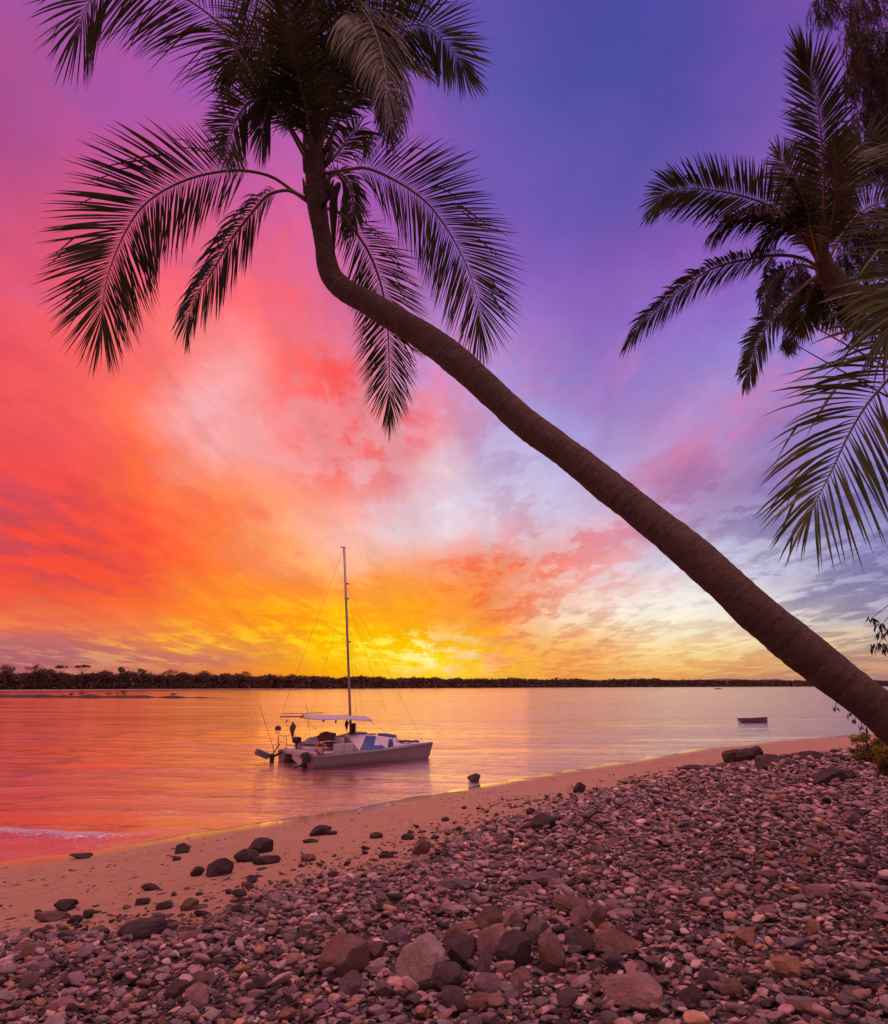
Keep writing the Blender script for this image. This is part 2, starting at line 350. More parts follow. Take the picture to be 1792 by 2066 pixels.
# ---------------------------------------------------------------- water
def water_mat():
    m = bpy.data.materials.new('sea_water'); m.use_nodes = True; nt = NT(m.node_tree); nt.N.clear()
    g = nt.n('ShaderNodeNewGeometry').outputs['Position']
    a1 = nt.noise(nt.mapping(g, (.55, 1.5, 1), (0, 0, R(-12))), 1.3, 5, .55, .5)
    a2 = nt.noise(nt.mapping(g, (1.1, 3.2, 1), (0, 0, R(8))), 3.0, 4, .6, .3)
    a3 = nt.noise(nt.mapping(g, (.03, .12, 1)), 1.0, 3, .5)
    h = nt.math('ADD', nt.math('MULTIPLY', a1.outputs[0], 1.0), nt.math('MULTIPLY', a2.outputs[0], .32))
    gl = nt.n('ShaderNodeBsdfGlossy'); sy_ = nt.n('ShaderNodeSeparateXYZ'); nt.L.new(g, sy_.inputs[0]); rr_ = nt.n('ShaderNodeMapRange'); nt.L.new(sy_.outputs[1], rr_.inputs[0]); rr_.inputs[1].default_value = 14; rr_.inputs[2].default_value = 75; rr_.inputs[3].default_value = .045; rr_.inputs[4].default_value = .125
    ln_ = nt.noise(nt.mapping(g, (.035, .30, 1), (0, 0, R(-7))), 1.0, 7, .7, .3); lr_ = nt.n('ShaderNodeMapRange'); nt.L.new(ln_.outputs[0], lr_.inputs[0]); lr_.inputs[1].default_value = .38; lr_.inputs[2].default_value = .62; lr_.inputs[3].default_value = .3; lr_.inputs[4].default_value = 1.7
    nt.L.new(nt.math('MULTIPLY', rr_.outputs[0], lr_.outputs[0]), gl.inputs['Roughness']); gl.inputs['Color'].default_value = (1, .84, .74, 1)
    bp = nt.n('ShaderNodeBump'); nt.L.new(h, bp.inputs['Height']); bp.inputs['Distance'].default_value = .13
    nt.L.new(nt.math('MULTIPLY', nt.math('ADD', .35, nt.math('MULTIPLY', a3.outputs[0], .6)), lr_.outputs[0], clamp=True), bp.inputs['Strength'])
    nt.L.new(bp.outputs[0], gl.inputs['Normal'])
    df = nt.n('ShaderNodeBsdfDiffuse'); df.inputs['Color'].default_value = (.09, .028, .018, 1)
    fr = nt.n('ShaderNodeFresnel'); fr.inputs['IOR'].default_value = 2.0; nt.L.new(bp.outputs[0], fr.inputs['Normal'])
    fac = nt.math('ADD', nt.math('MULTIPLY', fr.outputs[0], .35), .64, clamp=True)
    mx = nt.n('ShaderNodeMixShader'); nt.L.new(fac, mx.inputs[0]); nt.L.new(df.outputs[0], mx.inputs[1]); nt.L.new(gl.outputs[0], mx.inputs[2])
    at_ = nt.n('ShaderNodeAttribute'); at_.attribute_name = 'col'; se = nt.n('ShaderNodeSeparateColor'); nt.L.new(at_.outputs['Color'], se.inputs[0])
    fn = nt.noise(nt.mapping(g, (1, 1.8, 1)), 9, 7, .75); fm = nt.n('ShaderNodeMapRange'); fm.interpolation_type = 'SMOOTHSTEP'
    nt.L.new(nt.math('ADD', fn.outputs[0], nt.math('MULTIPLY', se.outputs[0], .32)), fm.inputs[0]); fm.inputs[1].default_value = .62; fm.inputs[2].default_value = .84
    fd = nt.n('ShaderNodeBsdfDiffuse'); fd.inputs['Color'].default_value = (.42, .36, .42, 1)
    m2 = nt.n('ShaderNodeMixShader'); nt.L.new(nt.math('MULTIPLY', fm.outputs[0], nt.math('MULTIPLY', se.outputs[0], 1.6, clamp=True)), m2.inputs[0]); nt.L.new(mx.outputs[0], m2.inputs[1]); nt.L.new(fd.outputs[0], m2.inputs[2])
    out = nt.n('ShaderNodeOutputMaterial'); nt.L.new(m2.outputs[0], out.inputs[0])
    return m
wy = [8.]
while wy[-1] < 60: wy.append(wy[-1] * 1.0058)
while wy[-1] < 9000: wy.append(wy[-1] * 1.05)
wy = np.array(wy); wu = np.linspace(-1.6, 1.6, 460)
U, Yw = np.meshgrid(wu, wy); Xw = U * Yw
Zw = np.zeros_like(Xw)
for k in range(34):
    lam = rng.uniform(.5, 3.2); th = R(rng.normal(78, 22)); a = .0032 * lam
    Zw += a * np.sin(2 * math.pi * (Xw * math.cos(th) + Yw * math.sin(th)) / lam + rng.uniform(0, 6.28))
Zw *= np.clip((90 - Yw) / 60, 0, 1) * .42 * (.5 + .5 * np.clip(-s_of(Xw, Yw) / 2, 0, 1))
# small breaker running in on the left
wl = np.array([water_pt(*p)[:2] for p in [(-300, 1655), (0, 1678), (110, 1686), (200, 1688), (300, 1680), (345, 1672)]])
wyl = np.interp(Xw, wl[:, 0], wl[:, 1]); env = np.clip((wl[-1, 0] - Xw) / 1.6, 0, 1) * (Xw < wl[-1, 0])
dd = (Yw - wyl) + .05 * np.sin(Xw * 5)
ridge = np.where(dd < 0, np.exp(-(dd / .09) ** 2), np.exp(-(dd / .34) ** 2)) * env
Zw += .085 * ridge
foam = env * (np.exp(-((dd - .02) / .16) ** 2) + .7 * np.exp(-((dd - .32) / .22) ** 2))
sw = s_of(Xw, Yw); foam = np.maximum(foam, .35 * np.exp(-((sw + .10) / .05) ** 2) * (np.sin(Xw * 1.3) * .5 + .5))
M_WATER = water_mat()
tag(npmesh('water', np.c_[Xw.ravel(), Yw.ravel(), Zw.ravel()], grid_faces(*Xw.shape), M_WATER, col=np.c_[foam.ravel(), 0 * foam.ravel(), 0 * foam.ravel()]), kind='structure')

# ---------------------------------------------------------------- far shore
def far_y(px): return np.interp(px, [-400, 0, 300, 600, 900, 1200, 1500, 1792, 2200], [300, 350, 415, 500, 620, 760, 900, 1080, 1300])
def far_xy(px, dback=0.):
    r = ray(px, 1380); y = far_y(px) + dback; return r[0] / r[1] * y, y
M_FARSAND = simple('far_sand', (.30, .19, .15), .9, scale=.05)
M_BAR = simple('bar_mud', (.045, .028, .025), .7, scale=.5)
pxs = np.arange(-500, 2300, 12.); V = []; 
for i, p in enumerate(pxs):
    n = mnoise.noise(Vector((p * .02, 3, 0)))
    left = np.interp(p, [0, 300, 700, 1000], [1, .6, .18, .05])
    for db, z in ((-30 * left + 6 * n - 2, -.25), (-18 * left + 4 * n, .25 * left + .05), (0, .5), (14, 1.6), (400, 5)):
        x, y = far_xy(p, db); V.append((x, y, z))
tag(npmesh('far_beach', V, grid_faces(len(pxs), 5), M_FARSAND), kind='structure')
V = []; 
for p in np.arange(-400, 470, 6.):
    n = mnoise.noise(Vector((p * .03, 9, 0))); w = np.interp(p, [-400, 0, 300, 400, 465], [1.2, 1.1, .8, .45, .02])
    yc = water_pt(p, 1407 + .004 * max(p, 0) + 1.0 * n)[1]; xr = ray(p, 1407)[0] / ray(p, 1407)[1]
    for dy_, z in ((-3.2 * w, -.12), (-2.4 * w, .55 * w * (1 + n)), (2 * w, .62 * w * (1 + n)), (7 * w, -.12)): V.append((xr * (yc + dy_), yc + dy_, z))
tag(npmesh('sandbar', V, grid_faces(len(V) // 4, 4), M_BAR), kind='structure')

def leaf_mat(name, c1, c2, trans=.25, rough=.55):
    m = bpy.data.materials.new(name); m.use_nodes = True; nt = NT(m.node_tree); b = nt.N['Principled BSDF']
    g = nt.n('ShaderNodeTexCoord').outputs['Object']
    n = nt.noise(g, 1.7, 3, .6); c = nt.mixc(nt.ramp(n.outputs[0], [(.35, (0, 0, 0)), (.65, (1, 1, 1))]).outputs[0], c1, c2)
    nt.L.new(c, b.inputs['Base Color']); b.inputs['Roughness'].default_value = rough; b.inputs['Specular IOR Level'].default_value = .3
    t = nt.n('ShaderNodeBsdfTranslucent'); nt.L.new(c, t.inputs[0])
    mx = nt.n('ShaderNodeMixShader'); mx.inputs[0].default_value = trans; nt.L.new(b.outputs[0], mx.inputs[1]); nt.L.new(t.outputs[0], mx.inputs[2])
    nt.L.new(mx.outputs[0], nt.N['Material Output'].inputs[0]); return m
M_FARLEAF = leaf_mat('far_foliage', (.06, .036, .024), (.13, .075, .045), .1)
M_WOOD = simple('dark_wood', (.06, .045, .04), .9)
def clump_arrays(C, S, size, nper, r=rng):
    """leaf-clump triangles scattered through ellipsoids C with radii S"""
    k = len(C); d = r.normal(size=(k, nper, 3)); d /= np.linalg.norm(d, axis=2)[..., None]
    rad = r.uniform(.35, 1.0, (k, nper, 1)) ** .5
    P = (C[:, None, :] + d * rad * S[:, None, :]).reshape(-1, 3)
    a = r.normal(size=(len(P), 3)); b = r.normal(size=(len(P), 3))
    a /= np.linalg.norm(a, axis=1)[:, None]; b /= np.linalg.norm(b, axis=1)[:, None]
    s = (np.repeat(np.broadcast_to(size, (k,)), nper) * r.uniform(.5, 1.3, len(P)))[:, None]
    V = np.stack([P, P + a * s, P + b * s], 1).reshape(-1, 3)
    return V, np.arange(len(V)).reshape(-1, 3)
top_el = lambda p: np.interp(p, [-400, 0, 200, 400, 600, 800, 1000, 1200, 1500, 1792, 2200], [11.5, 11.5, 11.6, 11.5, 11.0, 10.2, 9.8, 10, 9.6, 9.6, 9.6])
C = []; S = []; SZ = []
for p in np.arange(-450, 2250, 2.6):
    for row in range(3):
        pj = p + rng.uniform(-2, 2); y0 = row * 7 + rng.uniform(0, 6); x, y = far_xy(pj, y0)
        t = float(top_el(pj)) * (.76 + .16 * mnoise.noise(Vector((pj * .017, 2., 0))) + .26 * mnoise.noise(Vector((pj * .045, row * 5., 0))) + .10 * mnoise.noise(Vector((pj * .3, row * 5., 0))))
        rr = rng.uniform(1.4, 2.6) * (y / 450) ** .6
        C.append((x, y, t - rr * .6)); S.append((rr * 1.2, rr, rr * .75)); SZ.append(.75 * (y / 450) ** .7)
        C.append((x, y, t * .55)); S.append((rr * 1.4, rr, t * .34)); SZ.append(1.3 * (y / 450) ** .7)
        C.append((x, y - 3, t * .2)); S.append((rr * 1.5, rr, t * .26)); SZ.append(1.3 * (y / 450) ** .7)
V, T = clump_arrays(np.array(C), np.array(S), np.array(SZ) * 1.25, 34)
tag(npmesh('far_woodland', V, T, M_FARLEAF, smooth=False), 'continuous dark woodland lining the far shore of the inlet', 'woodland', kind='stuff')
V = []; 
for i, p in enumerate(np.arange(1050, 1900, 10.)):
    hh = 22 * max(0, .25 + .75 * mnoise.noise(Vector((p * .012, 4, 1)))) + 16
    for (yy, z) in ((2600, -1), (3000, hh), (3600, -1)): V.append((ray(p, 1380)[0] / ray(p, 1380)[1] * yy, yy, z))
tag(npmesh('far_hills', V, grid_faces(len(V) // 3, 3), simple('hill_haze', (.16, .11, .13), .95, scale=.01)), kind='structure')
# trees that stand out of the woodland
EM = [(8, 1335, 1.5, 'domed'), (68, 1335, 2.6, 'domed'), (120, 1339, 1.5, 'umbrella'), (163, 1338, 1.8, 'umbrella'), (211, 1346, 2, 'domed'), (243, 1342, .9, 'spindly'),
      (284, 1345, 1.1, 'spindly'), (342, 1345, 2.5, 'domed'), (411, 1348, 2, 'domed'), (494, 1350, 2.2, 'domed'), (561, 1356, 2, 'domed')]
EML = ['rounded dark tree on the far shore, leftmost of the trees rising from the woodland', 'broadest domed tree rising from the far woodland near the left edge',
 'flat topped umbrella tree, left one of the pair in the far woodland', 'wide flat topped umbrella tree on the far shore, right one of the pair',
 'low bushy crown just right of the umbrella trees on the far shore', 'thin spindly tree poking above the far woodland behind the sandbar shrubs', 'small ragged tree poking up between two domed crowns on the far shore',
 'wide domed tree on the far shore left of the boat, beyond the sandbar', 'rounded tree crown on the far shore above the tip of the sandbar', 'rounded tree on the far shore a little left of the mast awning', 'last distinct tree crown on the far shore just left of the mast']
for (p, ty, w, kind), lab in zip(EM, EML):
    x, y = far_xy(p, -2); top = H + (1380 - ty) / F * y - 1.5; root = empty('shore_tree', (x, y, 0), lab, 'tree', 'trees rising out of the far woodland')
    m = MB(); m.tube(spline([(x, y, 0), (x + .2, y, top * .4), (x - .1, y, top * .8)], 6), [.3, .27, .24, .2, .16, .1], 6)
    rw = w * 2.1
    for a in range(5):
        th = a * 1.26; m.tube([(x, y, top * .62), (x + math.cos(th) * rw * .7, y + math.sin(th) * rw * .7, top * .86)], [.14, .05], 5)
    m.build('trunk', M_WOOD, root, True)
    C = []; S = []
    for q in range(26):
        a = rng.uniform(0, 6.28); r0 = rng.uniform(0, 1) ** .5
        if kind == 'umbrella': c = (x + math.cos(a) * r0 * rw, y + math.sin(a) * r0 * rw, top - .5 - .9 * r0 ** 2 + rng.uniform(-.2, .2)); s_ = (1.1, 1.1, .55)
        elif kind == 'domed': c = (x + math.cos(a) * r0 * rw, y + math.sin(a) * r0 * rw, top - .8 - (rw * .55) * r0 ** 2 - rng.uniform(0, 1.2)); s_ = (1.3, 1.3, 1.0)
        else: c = (x + math.cos(a) * r0 * rw, y + math.sin(a) * r0 * rw, top - .4 - rng.uniform(0, 2.6)); s_ = (.7, .7, .6)
        C.append(c); S.append(s_)
    V, T = clump_arrays(np.array(C), np.array(S), .5, 26); npmesh('crown', V, T, M_FARLEAF, root, False)
# shrubs on the sandbar
SB = [(143, 9, 7, 'low spreading mangrove bush on the sandbar, leftmost of five'), (164, 10, 9, 'larger mangrove bush standing on the sandbar, second from the left'), (217, 6, 7, 'compact round bush on the middle of the sandbar beside the dead stump'),
      (246, 6, 9, 'small round bush on the sandbar just right of the dead stump'), (347, 6, 5, 'tiny sprawling bush near the tip of the sandbar')]
for p, w, h, lab in SB:
    P = water_pt(p, 1407); sc = P[1] / F; x, y = P[0], P[1] + .8
    root = empty('mangrove_bush', (x, y, .2), lab, 'bush', 'mangrove bushes on the sandbar')
    m = MB(); C = []
    for q in range(5):
        e = (x + rng.uniform(-1, 1) * w * sc * .8, y + rng.uniform(-.5, .5), .2 + h * sc * rng.uniform(.6, 1.1)); m.tube([(x, y, .1), e], [.035, .015], 5); C.append(e)
    m.build('stem', M_WOOD, root)
    V, T = clump_arrays(np.array(C), np.full((5, 3), .32) * [w / 7, 1, h / 9], .13, 60); npmesh('foliage', V, T, M_FARLEAF, root, False)
P = water_pt(233, 1407); m = MB(); m.tube([(P[0], P[1] + .5, 0), (P[0] + .05, P[1] + .5, .7), (P[0] - .05, P[1] + .5, 1.3)], [.14, .11, .07], 7); m.tube([(P[0], P[1] + .5, .8), (P[0] + .35, P[1] + .5, 1.15)], [.05, .03], 5)
tag(m.build('dead_stump', M_WOOD, origin=(P[0], P[1] + .5, 0)), 'upright dead stump on the sandbar between two round bushes', 'stump')

# ---------------------------------------------------------------- palms
M_FROND = leaf_mat('palm_frond', (.034, .050, .016), (.085, .088, .028), .22, .5)
M_FRONDY = leaf_mat('yellowing_frond', (.020, .024, .009), (.052, .042, .011), .25, .5)
M_RIB = simple('frond_midrib', (.13, .10, .055), .5, scale=3)
M_PETI_LIT = simple('orange_lit_petiole', (.22, .11, .05), .5, scale=3)  # orange light on the right palm's stalks is put into this colour
M_NEAR = leaf_mat('near_frond', (.030, .062, .010), (.11, .115, .016), .3, .42)
def bark_mat():
    m, nt, b = newmat('palm_bark'); g = nt.n('ShaderNodeTexCoord').outputs['Object']
    at_ = nt.n('ShaderNodeAttribute'); at_.attribute_name = 'col'; se = nt.n('ShaderNodeSeparateColor'); nt.L.new(at_.outputs['Color'], se.inputs[0])
    n1 = nt.noise(g, 5, 6, .7); n2 = nt.noise(g, 45, 4, .7)
    c = nt.mixc(n1.outputs[0], (.10, .072, .060), (.27, .19, .155)); c = nt.mixc(nt.math('MULTIPLY', n2.outputs[0], .6), c, (.05, .034, .03))
    c = nt.mixc(nt.math('MULTIPLY', nt.math('MULTIPLY', se.outputs[0], n1.outputs[0]), .7), c, (.05, .035, .03))
    li_ = nt.ramp(nt.noise(g, 11, 6, .75, .6).outputs[0], [(0, (0, 0, 0)), (.56, (0, 0, 0)), (.68, (1, 1, 1)), (1, (1, 1, 1))]); c = nt.mixc(nt.math('MULTIPLY', li_.outputs[0], .55), c, (.34, .27, .22))
    nt.L.new(c, b.inputs['Base Color']); b.inputs['Roughness'].default_value = .9; b.inputs['Specular IOR Level'].default_value = .2
    bp = nt.n('ShaderNodeBump'); bp.inputs['Strength'].default_value = 1.; bp.inputs['Distance'].default_value = .04
    nt.L.new(nt.math('ADD', n2.outputs[0], nt.math('MULTIPLY', n1.outputs[0], 2)), bp.inputs['Height']); nt.L.new(bp.outputs[0], b.inputs['Normal']); return m
M_BARK = bark_mat()
def trunk(parent, pts, ringd=.095, n=28):
    """pts: (px, py, depth, width px)"""
    W = np.array([list(at(p[0], p[1], p[2])) + [p[3] / 2 * p[2] / F] for p in pts])
    L = np.linalg.norm(np.diff(W[:, :3], axis=0), axis=1).sum(); m = int(L / .022); S_ = spline(W, m)
    P, r = S_[:, :3], S_[:, 3]; d = np.concatenate([[0], np.cumsum(np.linalg.norm(np.diff(P, axis=0), axis=1))])
    ph = d / ringd + 1.1 * np.array([mnoise.noise(Vector((q * 1.9, 0, 5))) for q in d]); saw = ph % 1.0
    ringb = 1 + .022 * (1 - saw) ** 2; jit = np.zeros((m, n))
    rid = np.floor(ph); ringb = ringb + .022 * np.sin(rid * 12.9898) ; ringb = np.convolve(np.pad(ringb, 1, 'edge'), [.25, .5, .25], 'valid')
    for i in range(m):
        for j in range(n):
            a = 2 * math.pi * j / n
            jit[i, j] = ringb[i] + .03 * mnoise.noise(Vector((math.cos(a) * 2, math.sin(a) * 2, rid[i] * 1.7))) + .055 * mnoise.noise(Vector((math.cos(a) * 1.2, math.sin(a) * 1.2, d[i] * 3))) + .03 * mnoise.noise(Vector((math.cos(a) * 5, math.sin(a) * 5, d[i] * 14)))
    mb = MB(); mb.tube(P, r, n, True, jit); col = np.repeat((saw > .82).astype(float), n)
    return mb.build('trunk', M_BARK, parent, True, col=np.c_[col, col * 0, col * 0])
def frond(parent, pts, L=150, n=80, roll=0., droop=.2, w=.031, u0=.16, mat=None, asym=1., ang=(62, 18), rib=.028, ribmat=None, vee=.12, jit=.05, tipL=.68, trim=.955, label=None, smin=0.):
    """pts: (px, py, depth); L leaflet length in picture px at the frond's depth"""
    mat = mat or M_FROND
    if L < 190: n = int(n * 1.6)
    else: n = int(n * 1.2)
    P0 = np.array([at(*p) for p in pts]); dep = np.mean([p[2] for p in pts]); Lm = L * dep / F
    P = spline(P0, 260); seg = np.linalg.norm(np.diff(P, axis=0), axis=1); d = np.concatenate([[0], np.cumsum(seg)]); d /= d[-1]
    u = np.linspace(0, 1, 120); d /= trim; Q = np.stack([np.interp(u, d, P[:, k]) for k in range(3)], 1)
    T = np.gradient(Q, axis=0); T /= np.linalg.norm(T, axis=1)[:, None]
    VV = []; FF = []; nn = 0; r0 = np.random.default_rng(int(abs(pts[0][0] * 7 + pts[-1][1] * 3)))
    for sd in (-1, 1):
        us = u0 + (1 - u0) * (np.arange(n) + r0.uniform(-.35, .35, n)) / n; us = np.clip(us + .07 * (us - u0) * (1 - us) / (1 - u0), u0, .998)
        B = np.stack([np.interp(us, u, Q[:, k]) for k in range(3)], 1); TT = np.stack([np.interp(us, u, T[:, k]) for k in range(3)], 1)
        view = B - C0; view /= np.linalg.norm(view, axis=1)[:, None]
        S0 = np.cross(TT, view); S0 /= np.linalg.norm(S0, axis=1)[:, None]; N0 = np.cross(S0, TT)
        c, s = math.cos(R(roll)), math.sin(R(roll)); Sd = S0 * c + N0 * s; U = N0 * c - S0 * s
        U *= np.where(U[:, 2:] < 0, -1, 1)
        q = (us - u0) / (1 - u0)
        clump = np.array([mnoise.noise(Vector((x * 17, sd * 3., pts[0][0] * .1))) for x in q])
        an = R(1) * np.interp(q, [0, .6, .86, 1], [ang[0], ang[0] * .80, ang[0] * .55, 2]) + r0.normal(0, jit, n) + .07 * clump * (1 - q)
        ln = Lm * (np.minimum(1, .55 + 1.9 * q) * (1 - (1 - tipL) * np.clip((q - .45) / .55, 0, 1) ** 1.6)) * r0.uniform(.82, 1.06, n) * (asym if sd > 0 else 1.)
        D = TT * np.cos(an)[:, None] + Sd * (sd * np.sin(an))[:, None] + U * (vee + .12 * clump + r0.normal(0, jit, n))[:, None]
        D /= np.linalg.norm(D, axis=1)[:, None]
        dr = droop * r0.uniform(.6, 1.4, n); K = 6; p = B.copy(); cen_ = [p.copy()]; dirs = [D]
        brk = r0.random(n) < .13; ln = ln * np.where(r0.random(n) < .05, .45, 1.); bat = r0.uniform(.4, .8, n)
        for k in range(1, K):
            t = k / (K - 1); Dk = D + np.array([0, 0, -1.])[None] * (dr * t ** 1.3 * 1.5 + np.where(brk & (t > bat), .9, 0))[:, None]
            Dk /= np.linalg.norm(Dk, axis=1)[:, None]; p = p + Dk * (ln / (K - 1))[:, None]; cen_.append(p.copy()); dirs.append(Dk)
        prof = np.array([.22, .80, 1., .85, .5, .04]); tw = r0.normal(0, .35, n)
        arr = np.zeros((n, K, 2, 3))
        for k in range(K):
            Wd = np.cross(dirs[k], U); Wd /= np.linalg.norm(Wd, axis=1)[:, None] + 1e-9; Wn = np.cross(dirs[k], Wd)
            Wd = Wd * np.cos(tw)[:, None] + Wn * np.sin(tw)[:, None]
            ww = w * .5 * prof[k] * np.clip(ln / Lm, .5, 1)[:, None]
            arr[:, k, 0] = cen_[k] - Wd * ww; arr[:, k, 1] = cen_[k] + Wd * ww
        base_ = nn + np.arange(n)[:, None] * K * 2
        for k in range(K - 1): FF.append(np.concatenate([base_ + 2 * k, base_ + 2 * k + 1, base_ + 2 * k + 3, base_ + 2 * k + 2], 1))
        VV.append(arr.reshape(-1, 3)); nn += n * K * 2
    o = npmesh('frond', np.concatenate(VV), np.concatenate(FF), mat, parent, True)
    if label: o['label'] = label
    m = MB(); m.tube(Q[::3], np.linspace(rib, rib * .12, len(Q[::3])), 6); V = np.concatenate(m.V)
    g = [np.array(m.F4)] + ([np.array(m.F3)] if m.F3 else [])
    mi = np.array(Matrix.LocRotScale(parent.location, None, None).inverted()); V = V + mi[:3, 3]
    rb = npmesh('midrib', V, g, ribmat or M_RIB, o, True, local=True)
    return o
B0 = at(2040, 1765, 6.8)
palm = empty('palm_tree', tuple(B0), 'tall palm whose long bare trunk leans across the beach from the right edge', 'palm tree', 'palms')
trunk(palm, [(2060, 1800, 6.8, 104), (1990, 1690, 6.85, 92), (1900, 1560, 6.9, 85), (1792, 1449, 7.0, 82), (1660, 1345, 7.2, 84), (1532, 1240, 7.4, 82), (1400, 1120, 7.8, 74), (1267, 1013, 8.3, 66), (1150, 920, 8.7, 61),
             (1056, 850, 9.0, 58), (948, 751, 9.4, 58), (877, 694, 9.7, 58), (800, 645, 9.9, 52), (735, 606, 10.1, 48), (690, 581, 10.2, 46), (664, 545, 10.3, 42), (652, 484, 10.4, 36), (641, 421, 10.4, 40), (638, 370, 10.4, 40), (638, 300, 10.4, 28), (635, 240, 10.4, 20)])
D0 = 10.4
def PT(l, d0=D0, d1=None):
    d1 = d0 if d1 is None else d1; k = len(l) - 1
    return [(x, y, d0 + (d1 - d0) * i / k) for i, (x, y) in enumerate(l)]
frond(palm, PT([(625, 405), (591, 385), (555, 360), (518, 348), (467, 344), (394, 357), (328, 386), (279, 427), (241, 493), (216, 563), (206, 630), (209, 690)], D0, 9.6), 168, 88, 12, .14, u0=.22, jit=.06)
frond(palm, PT([(622, 408), (585, 385), (545, 392), (519, 417), (470, 479), (432, 542), (397, 597), (380, 643), (376, 690)], D0, 9.4), 125, 70, 48, 1.3, u0=.16, tipL=.45)
frond(palm, PT([(632, 335), (590, 262), (525, 174), (477, 101), (446, 52), (411, 21), (376, -2), (310, -35), (240, -45), (190, -12), (163, 45), (148, 95)], D0, 9.0), 190, 100, 20, .35, w=.027, u0=.2)
frond(palm, PT([(628, 345), (600, 290), (555, 215), (510, 205), (478, 240), (462, 290), (456, 338)], D0, 9.2), 92, 60, 25, .25, u0=.25)
frond(palm, PT([(632, 330), (612, 240), (585, 190), (555, 195), (535, 235), (525, 290)], D0, 9.8), 105, 55, 45, .9, u0=.25)
frond(palm, PT([(634, 330), (618, 220), (596, 120), (585, 20), (590, -80)], D0, 8.8), 110, 80, 35, .4, w=.036, u0=.15)
frond(palm, PT([(634, 330), (640, 200), (640, 90), (625, 0), (600, -90)], D0, 9.4), 120, 80, -20, .6, w=.036, u0=.15)
frond(palm, PT([(632, 330), (600, 210), (555, 110), (515, 30), (480, -50)], D0, 11), 130, 80, -15, .3, u0=.15)
frond(palm, PT([(642, 330), (660, 190), (680, 90), (700, 30), (722, 15), (748, 45), (770, 105), (780, 170), (776, 235)], D0, 7.8), 165, 95, 40, 1.6, w=.027, u0=.25, mat=M_FRONDY, label='yellowish front frond arching forward with its leaflets hanging straight down')
frond(palm, PT([(640, 330), (650, 170), (672, 60), (700, 25), (735, 60), (745, 150)], D0, 8.4), 150, 80, 60, 1.6, w=.027, u0=.3)
frond(palm, PT([(640, 330), (670, 200), (715, 110), (759, 76), (801, 57), (843, 50), (877, 63), (910, 97), (931, 130), (950, 160)], D0, 9.8), 112, 84, 8, .12, u0=.3, ang=(70, 10))
frond(palm, PT([(640, 335), (690, 230), (740, 150), (790, 115), (830, 125), (862, 150)], D0, 10.8), 95, 60, 60, .5, u0=.3, w=.04)
frond(palm, PT([(648, 352), (675, 347), (705, 342), (742, 340), (801, 366), (856, 404), (894, 450), (927, 505), (952, 564), (966, 620), (970, 690)], D0, 9.4), 150, 92, -6, .14, u0=.15, w=.026)
frond(palm, PT([(650, 418), (672, 424), (690, 433), (717, 467), (746, 513), (767, 568), (778, 620), (784, 690), (786, 760), (789, 845)], D0, 11.2), 108, 90, 4, .2, u0=.08, w=.025, jit=.07)
frond(palm, PT([(648, 330), (690, 230), (735, 165), (768, 175), (783, 225), (789, 290)], D0, 11.2), 70, 60, 12, .1, u0=.3, ang=(60, 10))
frond(palm, PT([(648, 345), (672, 320), (700, 285), (725, 262), (740, 290)], D0, 10.9), 75, 45, 40, .7, u0=.2)
frond(palm, PT([(640, 330), (680, 180), (740, 40), (800, -60), (880, -80)], D0, 10.2), 150, 70, -10, .5, u0=.3)
frond(palm, PT([(636, 330), (640, 150), (680, 20), (700, -80)], D0, 11.5), 120, 70, 0, .4, u0=.2, w=.027)
frond(palm, PT([(638, 330), (560, 150), (505, 90), (470, 110), (452, 170)], D0, 10.8), 95, 60, 30, .6, u0=.35, w=.038)
frond(palm, PT([(650, 375), (680, 350), (705, 372), (712, 420), (700, 470)], D0, 11.0), 60, 40, 30, .7, u0=.2, w=.03)
mb = MB(); mb.tube(spline([at(650, 418, 10.3), at(672, 385, 10.1), at(684, 372, 10.0), at(674, 400, 10.0), at(673, 450, 10.0), at(674, 515, 10.0)], 24), np.interp(np.linspace(0, 1, 24), [0, .4, .7, 1], [.03, .035, .07, .01]), 8)
mb.build('seed_stalk', M_FRONDY, palm, True)
mb = MB()
for k in range(26):
    a = rng.uniform(0, 6.28); h = rng.uniform(.0, 1.); c0 = at(640, 415 - 110 * h, D0); dirv = np.array([math.cos(a), math.sin(a) * .8, 0])
    mb.tube([c0 + dirv * .08, c0 + dirv * .19 + [0, 0, .12], c0 + dirv * .24 + [0, 0, .36]], [.045, .04, .012], 6)
mb.build('leaf_base', M_BARK, palm, True)

# second palm (right), its trunk rises from outside the frame
B1 = at(2250, 1640, 12.5); B1[2] = gz(B1[0], B1[1])
palm2 = empty('palm_tree', tuple(B1), 'palm at the right edge with a ragged crown of orange lit leaf stalks', 'palm tree', 'palms')
trunk(palm2, [(2260, 1640, 12.3, 48), (2200, 1300, 12.2, 46), (2100, 950, 12, 46), (1960, 690, 12, 48), (1860, 620, 12, 50), (1792, 604, 12, 50), (1742, 602, 12, 48), (1704, 588, 12, 48), (1676, 560, 12, 46), (1662, 530, 12, 34), (1658, 490, 12, 18)])
E0 = 12.
def f2(l, d1, *a, **k): k.setdefault('w', .036); k.setdefault('trim', 1.); k.setdefault('rib', .034); k.setdefault('ribmat', M_PETI_LIT); frond(palm2, PT(l, E0, d1), *a, **k)
f2([(1661, 540), (1663, 388), (1657, 272), (1643, 175), (1625, 120)], 11, 92, 90, 14, .1, u0=.12, tipL=.85)
f2([(1658, 540), (1620, 480), (1570, 425), (1500, 396), (1440, 384), (1385, 380), (1346, 388), (1322, 416)], 11, 92, 84, 14, .22, u0=.2)
